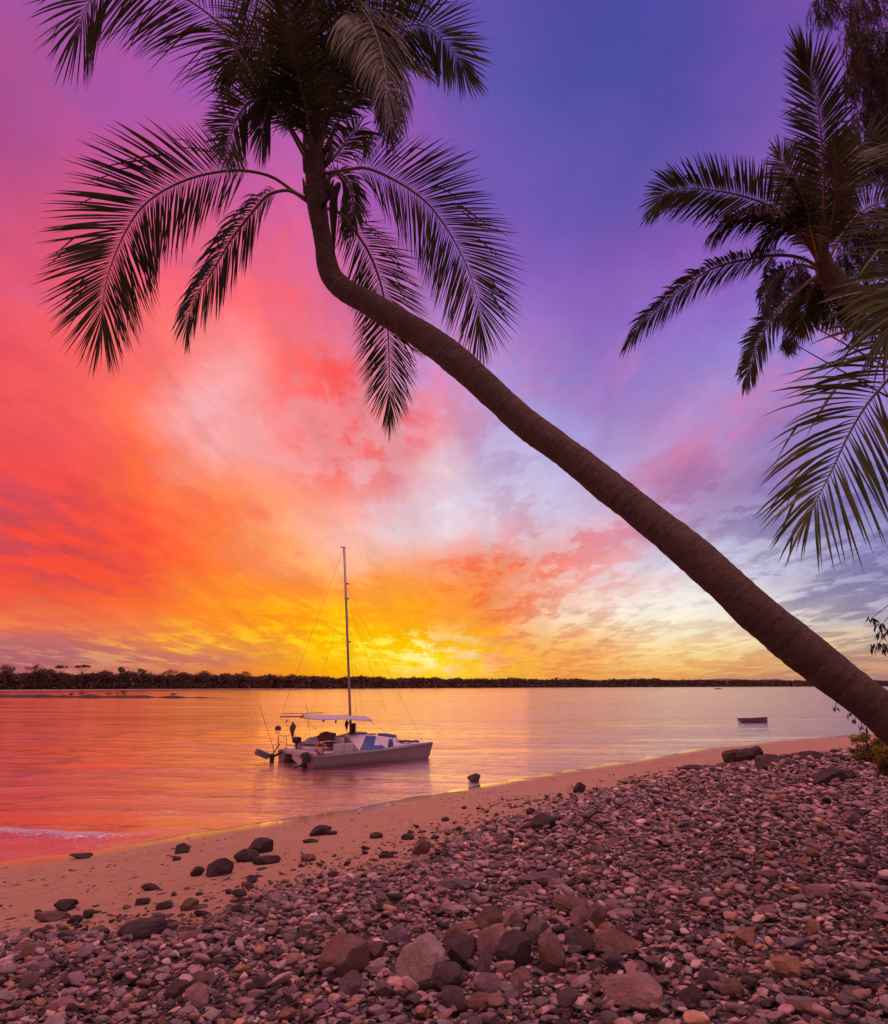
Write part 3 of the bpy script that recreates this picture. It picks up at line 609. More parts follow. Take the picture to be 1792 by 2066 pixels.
f2([(1657, 543), (1620, 522), (1575, 515), (1513, 522), (1443, 540), (1385, 575), (1339, 613), (1300, 645), (1272, 682)], 11, 80, 84, 48, .7, u0=.2)
f2([(1655, 552), (1630, 570), (1596, 600), (1560, 640), (1532, 690), (1515, 735), (1504, 770)], 11, 66, 70, 40, .4, u0=.2)
f2([(1658, 540), (1630, 480), (1585, 440), (1530, 430), (1480, 440), (1440, 470)], 11, 85, 70, 50, .9, u0=.2, mat=M_FRONDY)
f2([(1656, 540), (1628, 450), (1595, 360), (1572, 310)], 12.5, 80, 60, 20, .1, u0=.15)
f2([(1663, 540), (1680, 420), (1705, 330), (1745, 290), (1790, 300), (1830, 350)], 12.5, 95, 70, 20, .3, u0=.2)
f2([(1664, 545), (1700, 470), (1750, 420), (1810, 410), (1850, 450)], 12.8, 90, 60, 25, .5, u0=.2)
f2([(1660, 545), (1640, 580), (1625, 620), (1615, 660)], 12.5, 70, 40, 30, .5, u0=.15)
f2([(1662, 550), (1668, 590), (1680, 620), (1690, 650)], 12.5, 60, 36, 30, .5, u0=.15)
f2([(1658, 540), (1640, 470), (1622, 400), (1600, 360)], 10.5, 70, 60, 60, .6, u0=.12, mat=M_FRONDY)
f2([(1658, 545), (1610, 535), (1570, 555), (1545, 590), (1540, 620)], 10.8, 75, 50, 45, .9, u0=.2, mat=M_FRONDY)
f2([(1661, 540), (1680, 440), (1690, 380), (1680, 320)], 11.2, 80, 60, 60, .5, u0=.15)
f2([(1661, 540), (1655, 460), (1620, 440), (1570, 460), (1530, 500)], 11.4, 80, 60, 50, .8, u0=.2)

# third palm: only two of its fronds reach into the picture
B2 = at(2500, 1500, 5.4); B2[2] = gz(B2[0], B2[1])
palm3 = empty('palm_tree', tuple(B2), 'nearest palm, only its long green fronds hang into the right edge of the picture', 'palm tree', 'palms')
trunk(palm3, [(2520, 1700, 5.3, 120), (2450, 1300, 5.2, 110), (2330, 900, 5, 100), (2230, 600, 4.9, 96), (2170, 430, 4.9, 70)])
def f3(l, d0, d1, *a, **k): k.setdefault('trim', 1.); frond(palm3, PT(l, d0, d1), *a, **k)
f3([(2180, 440), (2080, 480), (1960, 570), (1870, 672), (1792, 766), (1750, 815), (1712, 878), (1679, 948), (1651, 1003), (1634, 1040)], 4.9, 4.0, 262, 62, 8, .34, w=.027, rib=.022, mat=M_NEAR, u0=.25, ang=(58, 8), jit=.05, tipL=.62, ribmat=M_RIB)
f3([(2180, 430), (2080, 420), (1990, 450), (1900, 520), (1830, 600), (1790, 680)], 4.9, 4.3, 235, 60, 18, .3, w=.026, rib=.022, mat=M_NEAR, u0=.3, ang=(60, 14))
f3([(2170, 430), (2200, 300), (2290, 220), (2400, 240)], 4.9, 4.6, 200, 40, 10, .3, w=.036, mat=M_NEAR)
f3([(2170, 430), (2290, 420), (2420, 520), (2500, 680)], 4.9, 5.4, 200, 40, 10, .3, w=.036, mat=M_NEAR)
f3([(2170, 430), (2100, 250), (1980, 160), (1900, 180)], 4.9, 7.4, 150, 40, 10, .3, w=.036, mat=M_NEAR)

# ---------------------------------------------------------------- weeping she-oak on the right
M_NEEDLE = leaf_mat('sheoak_needles', (.028, .024, .014), (.06, .042, .026), .15)
BS = at(2300, 1500, 15.5); BS[2] = gz(BS[0], BS[1])
oak = empty('sheoak_tree', tuple(BS), 'drooping feathery she-oak behind the right palm along the right edge', 'tree')
tw = np.array([[*BS, .28], [*at(2260, 900, 15.5), .24], [*at(2200, 300, 15.5), .19], [*at(2130, -200, 15.5), .12], [*at(2080, -500, 15.5), .05]])
S_ = spline(tw, 40); mb = MB(); mb.tube(S_[:, :3], S_[:, 3], 14)
mb.build('trunk', M_BARK, oak, True)
CL = [(1662, 18, 25, 30, 40, 2000), (1740, 20, 45, 40, 55, 2100), (1725, 90, 28, 40, 50, 1), (1765, 120, 45, 60, 60, 1), (1735, 170, 34, 45, 55, 1), (1780, 190, 30, 60, 55, 1), (1765, 250, 40, 40, 50, 1), (1700, 300, 30, 40, 50, 1), (1740, 330, 50, 40, 50, 1),
      (1780, 300, 20, 60, 60, 1), (1770, 460, 45, 40, 45, 1), (1730, 480, 40, 35, 45, 1), (1790, 520, 25, 60, 55, 1), (1720, 540, 40, 30, 35, 1), (1596, 640, 16, 24, 38, 1), (1588, 690, 9, 14, 34, 1), (1640, 600, 22, 24, 40, 1), (1610, 560, 22, 24, 40, 1), (1690, 430, 35, 40, 40, 1),
      (1716, 640, 18, 28, 34, 1), (1760, 640, 30, 30, 44, 1), (1790, 670, 20, 40, 45, 1), (1560, 560, 20, 40, 30, 1), (1820, 200, 40, 200, 60, 1), (1830, 450, 40, 120, 60, 1), (1860, 100, 60, 200, 60, 1)]
VV = []; FF = []; nn = 0; limbs = MB()
for (cx, cy, rx, ry, ln, _) in CL:
    dep = rng.uniform(13.6, 16); tgt = at(cx, cy - ry * .3, dep)
    u = np.clip((900 - cy) / 1300, .15, .85); src = S_[int(u * 39), :3]
    mid = (src + tgt) / 2 + np.array([0, 0, .35]); limbs.tube(spline([src, mid, tgt], 10), np.linspace(.06, .008, 10), 6)
    ns = int(rx * ry * .05) + 20
    for s in range(ns):
        a = rng.uniform(0, 6.28); r0 = math.sqrt(rng.uniform(0, 1)); p = at(cx + rx * r0 * math.cos(a), cy + ry * r0 * math.sin(a) - ln * .25, dep + rng.uniform(-.6, .6))
        L_ = ln * dep / F * rng.uniform(.5, 1.2); dr = np.array([rng.normal(0, .45), rng.normal(0, .4), -.75]); segs = 6; q = p.copy()
        path = [q.copy()]
        for k in range(segs): dr = dr + np.array([rng.normal(0, .12), rng.normal(0, .1), -.22]); dr /= np.linalg.norm(dr); q = q + dr * L_ / segs; path.append(q.copy())
        path = np.array(path)
        for k in range(segs):           # needles: thin triangles fanned off the twig
            for z_ in range(7):
                o_ = path[k] + (path[k + 1] - path[k]) * rng.uniform(0, 1); dv = (path[k + 1] - path[k]) / (L_ / segs) * .8 + rng.normal(0, .38, 3) + [0, 0, -.25]; dv /= np.linalg.norm(dv)
                nl = rng.uniform(.10, .20); sdv = np.cross(dv, rng.normal(size=3)); sdv /= np.linalg.norm(sdv)
                VV += [o_ - sdv * .006, o_ + sdv * .006, o_ + dv * nl]; FF.append([nn, nn + 1, nn + 2]); nn += 3
npmesh('crown', np.array(VV), np.array(FF), M_NEEDLE, oak, False); limbs.build('limb', M_BARK, oak, True)
# leafy sprigs: the cluster at the right edge and those hanging below the leaning trunk
M_SPRIG = leaf_mat('sprig_leaves', (.03, .035, .02), (.06, .055, .03), .3)
def sprigs(name, label, cat, spots, dep, size, droop=True, mat=None, n=14, grow=None):
    b = at(spots[0][0], spots[0][1], dep) if grow is None else grow
    root = empty(name, tuple(b), label, cat); VV = []; FF = []; k = 0; st = MB()
    for (cx, cy, r_, *o) in spots:
        c = at(cx, cy, dep); rr = r_ * dep / F; top = o[0] if o else c + np.array([.3, 0, rr * 2.2])
        st.tube(spline([top, (top + c) / 2 + [0, 0, rr * .5], c + [0, 0, -rr * .4]], 7), np.linspace(.008, .003, 7), 5)
        for j in range(n):
            p = c + rng.normal(0, .5, 3) * rr; dv = np.array([rng.normal(0, .5), rng.normal(0, .5), -1.2 if droop else .9]); dv /= np.linalg.norm(dv)
            sd = np.cross(dv, rng.normal(size=3)); sd /= np.linalg.norm(sd); L_ = size * rng.uniform(.6, 1.2)
            VV += [p, p + dv * L_ * .4 + sd * L_ * .16, p + dv * L_, p + dv * L_ * .4 - sd * L_ * .16]; FF.append([k, k + 1, k + 2, k + 3]); k += 4
        npmesh('leaf_cluster', np.array(VV), np.array(FF), mat or M_SPRIG, root, False); VV = []; FF = []; k = 0
        st.build('stem', M_WOOD, root); st = MB()
    return root
ed = at(1860, 1180, 7.5)
sprigs('hanging_branch', 'small drooping leafy branch end at the right edge just above the leaning trunk', 'branch', [(1757, 1246, 6, ed), (1775, 1262, 10, ed), (1782, 1285, 12, ed), (1770, 1300, 8, ed), (1785, 1308, 8, ed), (1795, 1270, 12, ed)], 7.5, .085, n=16)
tr = at(1735, 1440, 8.3); tl = at(1695, 1405, 8.3)
sprigs('trailing_vine', 'thin leafy vine trailing below the underside of the leaning trunk at the right', 'vine', [(1685, 1426, 4, tl), (1712, 1440, 3, tr), (1724, 1452, 4, tr), (1738, 1462, 5, tr), (1748, 1470, 6, at(1760, 1450, 8.3))], 8.3, .07, n=7)
# yellow green shrub at the foot of the bank
M_SHRUB = leaf_mat('shrub_leaves', (.16, .14, .02), (.34, .24, .03), .4)
def shrub(px, pyb, w, h, lab, d_add=0):
    g = ground_pt(px, pyb); dep = (g - C0) @ CF; sc = dep / F; root = empty('shrub', tuple(g), lab, 'shrub', 'shrubs by the leaning trunk')
    C = []; m = MB()
    for k in range(34):
        e = g + np.array([rng.uniform(-.5, .5) * w * sc, rng.uniform(-.5, .5) * w * sc, h * sc * rng.uniform(.15, .95)]); C.append(e)
        m.tube(spline([g, (g + e) / 2 + [0, 0, .05], e], 5), [.02, .015, .012, .008, .004], 5)
    m.build('stem', M_WOOD, root)
    V, T = clump_arrays(np.array(C), np.full((34, 3), 8 * sc), 4.2 * sc, 80); npmesh('foliage', V, T, M_SHRUB, root, False)
shrub(1757, 1545, 44, 62, 'yellow green shrub on the pebble bank below the leaning trunk')
shrub(1790, 1572, 26, 60, 'bright yellow green shrub cut by the right edge, nearer than the other one')

# ---------------------------------------------------------------- catamaran
ST0 = water_pt(628, 1548); BO = water_pt(850, 1537.5); FT = water_pt(553, 1536)
yaw = R(36); hd = np.array([math.cos(yaw), math.sin(yaw)]); lf = np.array([-hd[1], hd[0]])
beam = 3.0; LW = 5.6; KX = LW / 5.2
org = np.array([*(ST0[:2] + lf * beam / 2), 0.])     # origin: middle of the stern at the waterline, +x to the bow, +y to port
M_HULL = simple('gelcoat', (.16, .125, .15), .35, var=.10, scale=2.5, spec=.5)
M_DECK = simple('deck_paint', (.46, .41, .46), .5, var=.08, scale=3)
M_BLUE = simple('blue_panel', (.02, .06, .22), .35, var=.15, scale=4)
M_GLAZE = simple('dark_window', (.03, .03, .04), .12, var=.1)
M_GREY = simple('grey_plastic', (.10, .10, .11), .45, var=.2)
M_BLK = simple('black_rubber', (.025, .022, .025), .6)
M_CANV = simple('lilac_canvas', (.42, .38, .46), .85, var=.1, scale=2)
M_METAL = simple('alloy', (.30, .24, .25), .4, .6, var=.1)
M_STEEL = simple('steel_rail', (.35, .32, .33), .3, .8)
M_ORANGE = simple('orange_ring', (.36, .06, .03), .6, var=.2)
M_BROWN = simple('brown_cover', (.10, .045, .03), .85, var=.35, scale=5)
M_ROPE = simple('rope', (.10, .07, .06), .8)
M_BAG = simple('blue_bag', (.09, .10, .28), .75, var=.25)
boat = empty('catamaran', tuple(org), 'white catamaran with a blue stripe and tall bare mast anchored off the beach', 'sailboat', rz=yaw)
B = lambda m, name, mat, smooth=False, parent=boat: m.build(name, mat, parent, smooth, local=True)
def hull(yc):
    n = 22; V = []; L = LW + .25
    for i in range(n):
        u = i / (n - 1); x = -.05 + u * L; rake = .28 * max(0, (u - .85) / .15)
        w = .40 * (1 - .97 * max(0, (u - .35) / .65) ** 1.9); fb = .44 + .22 * u ** 1.6; kd = -.22 * (1 - u ** 6)
        for yy, zz, xx in ((-w, fb, x + rake), (-w * 1.02, fb - .07, x + rake * .9), (-w * .86, .16, x + rake * .4), (-w * .55, -.06, x), (0, kd, x - rake * .2), (w * .55, -.06, x), (w * .86, .16, x + rake * .4), (w * 1.02, fb - .07, x + rake * .9), (w, fb, x + rake)):
            V.append((xx, yc + yy, zz))
        V.append((x + rake, yc, fb + .05))
    m = MB(); k = 10; Fc = []
    for i in range(n - 1):
        for j in range(k): a = i * k + j; b = i * k + (j + 1) % k; Fc.append((a, b, b + k, a + k))
    Fc += [list(range(k)), [(n - 1) * k + j for j in range(k)][::-1]]
    return B(m.add(V, Fc), 'hull', M_HULL)
hs = hull(-beam / 2); hp = hull(beam / 2)
for yc, par in ((-beam / 2, hs), (beam / 2, hp)):      # rubbing strakes
    m = MB(); pts = []
    for i in range(16):
        u = i / 15; w = .40 * (1 - .97 * max(0, (u - .35) / .65) ** 1.9); pts.append((-.05 + u * (LW + .25) + .28 * max(0, (u - .85) / .15) * .95, yc - w * 1.03 - .012, .44 + .22 * u ** 1.6 - .04))
    m.tube(pts, .022, 6); B(m, 'rubbing_strake', M_GREY, True, par)
# bridge deck and cabin wedge
hb = beam / 2
m = MB(); m.rbox((1.3, 0, .42), (2.7, beam - .5, .14), .03); m.rbox((.12, 0, .50), (.16, beam - .3, .12), .03); m.rbox((3.3, 0, .5), (.14, beam - .2, .1), .03); B(m, 'bridge_deck', M_DECK)
V = []; SEC = [(2.0, .52, 1.02, .62, hb + .28), (2.5, .52, 1.12, .66, hb + .30), (3.1, .54, 1.08, .66, hb + .26), (3.9, .56, .94, .60, hb + .12), (4.8, .60, .78, .44, hb - .02), (5.35, .64, .68, .25, hb - .12)]; SEC = [(a * KX, b, c, d, e - .12) for a, b, c, d, e in SEC]
for x, z0, z1, wt_, wb in SEC: V += [(x, -wb, z0), (x, -wt_ - .12, z1 - .05), (x, -wt_ + .1, z1), (x, wt_ - .1, z1), (x, wt_ + .12, z1 - .05), (x, wb, z0)]
Fc = [(i * 6 + j, i * 6 + j + 1, (i + 1) * 6 + j + 1, (i + 1) * 6 + j) for i in range(len(SEC) - 1) for j in range(5)]; Fc += [list(range(6)), [(len(SEC) - 1) * 6 + j for j in range(6)][::-1]]
cab = B(MB().add(V, Fc), 'cabin', M_DECK)
def cabin_patch(us, vs, off=.012):
    us = [u * KX for u in us]
    """quad strip lying just proud of the starboard cabin side; u along x, v from foot (0) to eave (1)"""
    xs_ = [s[0] for s in SEC]; P = []
    for u, v in zip(us, vs):
        y0 = -np.interp(u, xs_, [s[4] for s in SEC]); z0 = np.interp(u, xs_, [s[1] for s in SEC]); y1 = -np.interp(u, xs_, [s[3] + .12 for s in SEC]); z1 = np.interp(u, xs_, [s[2] - .05 for s in SEC])
        P.append((u, y0 + (y1 - y0) * v - off * .75, z0 + (z1 - z0) * v + off))
    return P
def bil(c, a, b): return (c[0] * (1 - a) + c[1] * a) * (1 - b) + (c[3] * (1 - a) + c[2] * a) * b
for nm, us, vs, mt in (('stripe', (1.99, 2.62, 3.2, 2.72), (.04, .04, .98, .98), M_BLUE), ('tail_stripe', (2.66, 3.22, 3.16, 2.72), (.05, .05, .28, .28), M_BLUE), ('window', (3.36, 3.66, 4.05, 3.85), (.08, .08, .92, .92), M_GLAZE)):
    g_ = [(bil(us, a, b), bil(vs, a, b)) for b in np.linspace(0, 1, 6) for a in np.linspace(0, 1, 9)]
    o = npmesh(nm, cabin_patch([q[0] for q in g_], [q[1] for q in g_], .016), grid_faces(6, 9), mt, cab, False, local=True); o.modifiers.new('t', 'SOLIDIFY').thickness = .01
m = MB(); m.rbox((2.75 * KX, .05, 1.13), (.7, .6, .07), .02); m.rbox((3.4 * KX, 0, 1.06), (.35, .4, .05), .02); B(m, 'hatch', M_GREY, parent=cab)
# cockpit: coamings, seats, lockers
m = MB(); m.rbox((1.5, -hb + .12, .66), (.9, .1, .36), .02); m.rbox((1.75, -.1, .78), (.12, 1.5, .5), .03); m.rbox((.95, .75, .66), (1.2, .45, .34), .04); m.rbox((.6, -.2, .58), (.7, .7, .2), .04); B(m, 'cockpit_seat', M_DECK)
m = MB(); m.rbox((1.35, .15, .95), (.35, .5, .45), .05, Matrix.Rotation(R(12), 4, 'Y').to_quaternion()); m.rbox((1.75, .5, 1.02), (.5, .5, .3), .06); B(m, 'cockpit_locker', M_GREY)
# mast, boom and rigging
MBs = np.array([3.12, 0, 1.05]); sc30 = 30.3 / F
mtop = at(694, 1105, 30.6 * math.cos(0)); loc = lambda P: np.array(Matrix.Rotation(-yaw, 3, 'Z') @ Vector(P - org))
mb0 = loc(at(708.5, 1491, (at(708.5, 1491, 1) - C0) @ CF * 1)); 
def plane_pt(px, py, yl=0.):
    """the point seen at this spot of the picture, on the boat's fore-and-aft plane y = yl"""
    r = np.array(Matrix.Rotation(-yaw, 3, 'Z') @ Vector(ray(px, py))); c = loc(C0); t = (yl - c[1]) / r[1]; return c + r * t
m0 = plane_pt(708.5, 1492); m1 = plane_pt(694.5, 1106)
m = MB(); m.tube([m0, m1], [.06, .05], 10); m.box(m1 + [-.06, 0, .03], (.28, .04, .05)); B(m, 'mast', M_METAL, True)
for (px, py) in ((699, 1181), (700, 1212), (702, 1217), (704, 1337)): pass
for py in (1181, 1212, 1300):
    q = m0 + (m1 - m0) * ((1492 - py) / 386.); B(MB().box(q + [.09, 0, 0], (.12, .10, .05)), 'spreader_bracket', M_BLK)
m = MB()
m.rbox(m0 + [.1, -.02, .45], (.16, .18, .5), .04); B(m, 'winch_box', M_BLK)
bo = plane_pt(566, 1446); bm_ = plane_pt(707, 1444.5)
m = MB(); m.tube([bo, bm_], [.035, .045], 8); m.tube([bo + [.1, 0, .12], plane_pt(652, 1444) + [0, 0, .12]], .02, 6); B(m, 'boom', M_METAL, True)
gsx = np.linspace(0, 1, 14); gsy = np.linspace(-1, 1, 9); a0 = plane_pt(610, 1446); a1 = plane_pt(737, 1449)
V = []
for u in gsx:
    for v in gsy:
        p = a0 + (a1 - a0) * u; sag = .05 * math.sin(u * 9) * v; V.append((p[0], p[1] + v * .95 * min(1, .25 + u * 3) * (1 - .25 * u), p[2] + .09 - .17 * abs(v) ** 1.6 + sag * .5))
aw = npmesh('awning', V, grid_faces(14, 9), M_CANV, boat, True, local=True); md = aw.modifiers.new('thick', 'SOLIDIFY'); md.thickness = .012
def line(name, a, b, r=.004, par=boat, sag=0.):
    m = MB(); P = [a + (b - a) * t + np.array([0, 0, -sag * 4 * t * (1 - t)]) for t in np.linspace(0, 1, 8 if sag else 2)]; m.tube(P, r, 5); return B(m, name, M_ROPE, True, par)
line('topping_lift', m1, bo, .005)
line('forestay', m0 + (m1 - m0) * .80, plane_pt(856, 1502) * [1, 0, 1], .005)
line('shroud', m0 + (m1 - m0) * .73, np.array([4.2, -hb + .1, .75]), .004)
line('shroud', m0 + (m1 - m0) * .73, np.array([4.2, hb - .1, .75]), .004)
line('shroud', m0 + (m1 - m0) * .75, np.array([.9, hb, .6]), .004)
line('shroud', m0 + (m1 - m0) * .75, np.array([2.2, -hb, .6]), .004)
for x1, x0 in ((.15, 1.3), (.9, 1.9), (.05, .3), (-.1, .6)): line('sheet', bo + [x1, 0, 0], np.array([x0, 0, .6]), .004)
line('awning_line', a1 + [0, 0, 0], np.array([4.6, -.6, .8]), .006)
line('whip_aerial', plane_pt(653, 1508, hb), plane_pt(617.5, 1425, hb), .010) if False else line('whip_aerial', plane_pt(551, 1507, hb), plane_pt(524, 1424, hb), .010)
line('whip_aerial', plane_pt(625, 1480, .3), plane_pt(619, 1424, .3), .010)
# stern: rail, crossbar, rudders, outboards
m = MB(); y0 = hb
for pts in ([(-.1, y0 + .3, .5), (-.1, y0 + .3, 1.05), (-.1, y0 - .6, 1.05), (-.1, y0 - .6, .5)], [(-.1, y0 + .3, .78), (-.1, y0 - .6, .78)], [(-.1, y0 + .3, 1.05), (.7, y0 + .3, 1.0), (.7, y0 + .3, .5)], [(-.1, y0 - .6, .72), (-.02, -y0 + .2, .70)], [(-.02, -y0 + .2, .7), (-.02, -y0 + .2, .45)],
            [(-.28, y0 + .3, .3), (-.35, y0 + .3, .6), (-.1, y0 + .3, .74)], [(.3, -hb - .34, .5), (.3, -hb - .34, 1.0), (1.3, -hb - .34, 1.0), (1.3, -hb - .34, .5)]): m.tube(pts, .018, 6)
B(m, 'stern_rail', M_STEEL, True)
def blade(p, ang, l, w, t, mat, name, par=boat):
    m = MB(); m.rbox((0, 0, 0), (l, t, w), .04, Matrix.Rotation(ang, 4, 'Y').to_quaternion()); V = np.concatenate(m.V) + np.array(p); m.V = [V]; return B(m, name, mat, par and True, par)
m = MB(); m.rbox((-.02, 0, .50), (.16, beam - .6, .14), .03); B(m, 'stern_beam', M_DECK)
# port outboard, tipped clear of the water
pc = plane_pt(529, 1521, hb + .1); m = MB(); q = Matrix.Rotation(R(24), 4, 'Y').to_quaternion(); m.rbox(pc, (.62, .30, .26), .06, q); om = B(m, 'outboard_motor', M_GREY, True)
m = MB(); p2 = plane_pt(549, 1528, hb + .1); m.tube([pc, p2, p2 + [.22, 0, .1], (.02, hb - .1, .42)], [.07, .06, .05, .04], 8); m.tube([p2 + [0, 0, .1], (-.1, hb + .1, .72)], .025, 6); m.rbox(p2, (.16, .2, .3), .03); B(m, 'bracket', M_BLK, True, om)
# raised rudder blade between the hulls and starboard outboard leg
p = plane_pt(601, 1531, .05); m = MB(); m.rbox(p, (.10, 1.0, .34), .03, Matrix.Rotation(R(16), 4, 'X').to_quaternion()); B(m, 'swim_step', M_DECK)
p = plane_pt(616, 1536, -hb + .1); m = MB(); m.rbox(p + [0, 0, .14], (.26, .26, .42), .05, Matrix.Rotation(R(-18), 4, 'Y').to_quaternion()); m.tube([p + [.02, 0, .1], p + [-.12, 0, -.4]], [.07, .04], 8); m.tube([p + [-.05, 0, -.12], p + [-.75, .1, -.30]], [.05, .03], 7); B(m, 'rudder', M_BLK, True)
p = plane_pt(599, 1493, .5); m = MB(); m.rbox(p, (.34, .3, .26), .07); m.tube([p, p + [0, 0, -.35]], [.06, .05], 8); B(m, 'fuel_motor', M_BLK, True)
# foredeck gear
m = MB(); m.tube([(4.2, .25, .98), (4.7, .28, .92), (5.2, .3, .88)], [.10, .12, .06], 10); B(m, 'sail_bag', M_BAG, True)
m = MB()
for k in range(16): m.rbox((4.5 + k * .062, -.75 - .03 * k + rng.uniform(-.05, .05), .74 + rng.uniform(-.01, .02)), (.12, .14, .08), .03)
B(m, 'rope_coil', M_BROWN, True)
m = MB(); m.rbox((LW - .6, 0, .55), (.1, beam - .3, .08), .02); B(m, 'fore_beam', M_METAL)
V = [(3.2, -hb + .3, .6), (3.2, hb - .3, .6), (LW - .6, hb - .3, .58), (LW - .6, -hb + .3, .58)]; o = B(MB().add(V, [(0, 1, 2, 3)]), 'trampoline', M_BLK); o.modifiers.new('t', 'SOLIDIFY').thickness = .01
toW = lambda q: np.array(Matrix.Rotation(yaw, 3, 'Z') @ Vector(q)) + org
# things aboard (each its own)
q = toW(plane_pt(646.5, 1509, -hb - .1)); r_ = np.array([*hd, 0.]); th = np.linspace(0, 2 * math.pi, 33)
m = MB(); m.tube([r_ * .20 * math.cos(a) + np.array([0, 0, .20 * math.sin(a)]) for a in th], .055, 8, False)
m.V = [v + q for v in m.V]; ring = m.build('life_ring', M_ORANGE, None, True, origin=q); tag(ring, 'orange life ring hung on the rail of the catamaran cockpit', 'life ring')
m = MB()
for a in (0, math.pi / 2, math.pi, 1.5 * math.pi): c = r_ * .20 * math.cos(a) + np.array([0, 0, .20 * math.sin(a)]); tt = -r_ * math.sin(a) + np.array([0, 0, math.cos(a)]); m.tube([c - tt * .03, c + tt * .03], .061, 8)
m.build('band', M_DECK, ring, True, local=True)
def heap(name, label, cat, c, s, mat, seed=3):
    bm = bmesh.new(); bmesh.ops.create_icosphere(bm, subdivisions=4, radius=1)
    for v in bm.verts:
        k = 1 + .22 * mnoise.noise(v.co * 1.9 + Vector((seed, 0, 0))) + .07 * mnoise.noise(v.co * 6); v.co = Vector((v.co.x * s[0] * k, v.co.y * s[1] * k, max(v.co.z, -.35) * s[2] * k))
    me = bpy.data.meshes.new(name); bm.to_mesh(me); bm.free(); me.materials.append(mat)
    for p_ in me.polygons: p_.use_smooth = True
    o = bpy.data.objects.new(name, me); COL.objects.link(o); o.location = c; o.rotation_euler = (0, 0, yaw); tag(o, label, cat); return o
heap('boat_cover', 'rounded brown canvas bundle standing in the catamaran cockpit behind the life ring', 'cover', toW(plane_pt(656, 1492, .1)), (.38, .36, .32), M_BROWN)
heap('tarpaulin', 'low brownish tarpaulin heap in the cockpit left of the canvas bundle', 'tarpaulin', toW(plane_pt(634, 1497, .4)), (.42, .4, .22), M_CANV, 8)
heap('gear_bag', 'small dark bag on the cabin top beside the foot of the mast', 'bag', toW(plane_pt(694, 1487, .1)), (.16, .15, .07), M_BROWN, 5)
heap('seat_cushion', 'ochre cushion on the cabin edge between the cockpit and the blue stripe', 'cushion', toW(plane_pt(680, 1496, -.3)), (.16, .15, .10), simple('ochre_cushion', (.42, .17, .03), .8), 9)
heap('blue_float', 'blue rolled float lying on the foredeck forward of the mast', 'float', toW(plane_pt(750, 1492, .5)), (.30, .14, .09), M_BAG, 11)
q = plane_pt(591.5, 1449); 
def folded(name, label, cat, top, l, w, mat):
    m = MB(); k = 10; pts = [(0, 0, -l * t) for t in np.linspace(0, 1, k)]; j = 1 + .25 * np.array([[math.sin(a * 3 + i) for a in np.linspace(0, 6.28, 12)] for i in range(k)])
    m.tube(pts, [w * x for x in (.15, .5, .95, 1.0, .92, .8, .62, .45, .25, .05)], 12, True, j); o = m.build(name, mat, None, True, origin=(0, 0, 0)); o.location = toW(top); return tag(o, label, cat)
folded('folded_umbrella', 'dark folded umbrella hanging from the aft end of the boom over the stern', 'umbrella', plane_pt(591.5, 1456), .72, .11, M_BROWN)
folded('towel', 'dark cloth hanging under the awning right beside the mast', 'cloth', plane_pt(700, 1452), .50, .08, M_BROWN)
for px, w, l, lb in ((653, .05, .12, 'small dark rag hanging under the middle of the awning, left one'), (678, .04, .20, 'small dark rag hanging under the awning edge, nearer the mast'), (579, .03, .14, 'tiny dark block hanging from the boom left of the folded umbrella')):
    folded('hanging_rag', lb, 'rag', plane_pt(px, 1452), l, w, M_BROWN)
# mooring buoy, dinghy, distant boat
def boatlet(name, lab, px, py, L, wd, yaw_, cat='dinghy'):
    c = water_pt(px, py); root = empty(name, tuple(c), lab, cat, rz=yaw_)
    n = 14; V = []; 
    for i in range(n):
        u = i / (n - 1); w = wd / 2 * (1 - max(0, (u - .45) / .55) ** 2.2 * .9) * (.85 + .15 * min(1, u * 3)); x = (u - .5) * L; z1 = .30 + .14 * u ** 2 + .05 * (1 - u) ** 3; xb = x * .86 - .02
        V += [(x, -w, z1), (xb, -w * .78, .02), (xb, 0, -.08), (xb, w * .78, .02), (x, w, z1), (x, w - .035, z1), (x, w * .72, .09), (x, 0, .05), (x, -w * .72, .09), (x, -w + .035, z1)]
    k = 10; Fc = [(i * k + j, i * k + (j + 1) % k, (i + 1) * k + (j + 1) % k, (i + 1) * k + j) for i in range(n - 1) for j in range(k)]
    Fc += [(0, 1, 8, 9), (1, 2, 7, 8), (2, 3, 6, 7), (3, 4, 5, 6)]; o = (n - 1) * k; Fc += [(o, o + 9, o + 8, o + 1), (o + 1, o + 8, o + 7, o + 2), (o + 2, o + 7, o + 6, o + 3), (o + 3, o + 6, o + 5, o + 4)]
    m = MB().add(V, Fc); m.build('hull', M_DINGHY, root, False, local=True)
    for x in (-.25 * L, .12 * L): MB().box((x, 0, .24), (.2, wd * .86, .03)).build('bench', M_WOOD, root, local=True)
    MB().tube([(-L / 2, -wd * .42, .31), (0, -wd * .5, .335), (L * .35, -wd * .38, .40)], .025, 6).build('gunwale', M_WOOD, root, True, local=True)
    return root
M_DINGHY = simple('weathered_dinghy', (.10, .06, .055), .6)
boatlet('dinghy', 'small dark open dinghy floating alone off the beach on the right', 1521, 1457, 2.55, 1.15, R(4))
c = water_pt(561, 1470.5); m = MB(); th = np.linspace(-.35, 1.571, 9); m.tube([(0, 0, .24 * math.sin(a)) for a in th], [max(.24 * math.cos(a), .005) for a in th], 14)
m.V = [v + c for v in m.V]; bu = m.build('mooring_buoy', M_BLK, None, True, origin=c); tag(bu, 'small dark mooring buoy on the water left of the catamaran awning', 'buoy')
m = MB(); m.tube([(0, 0, .22), (0, 0, .34)], .02, 6); m.build('shackle', M_METAL, bu, local=True)
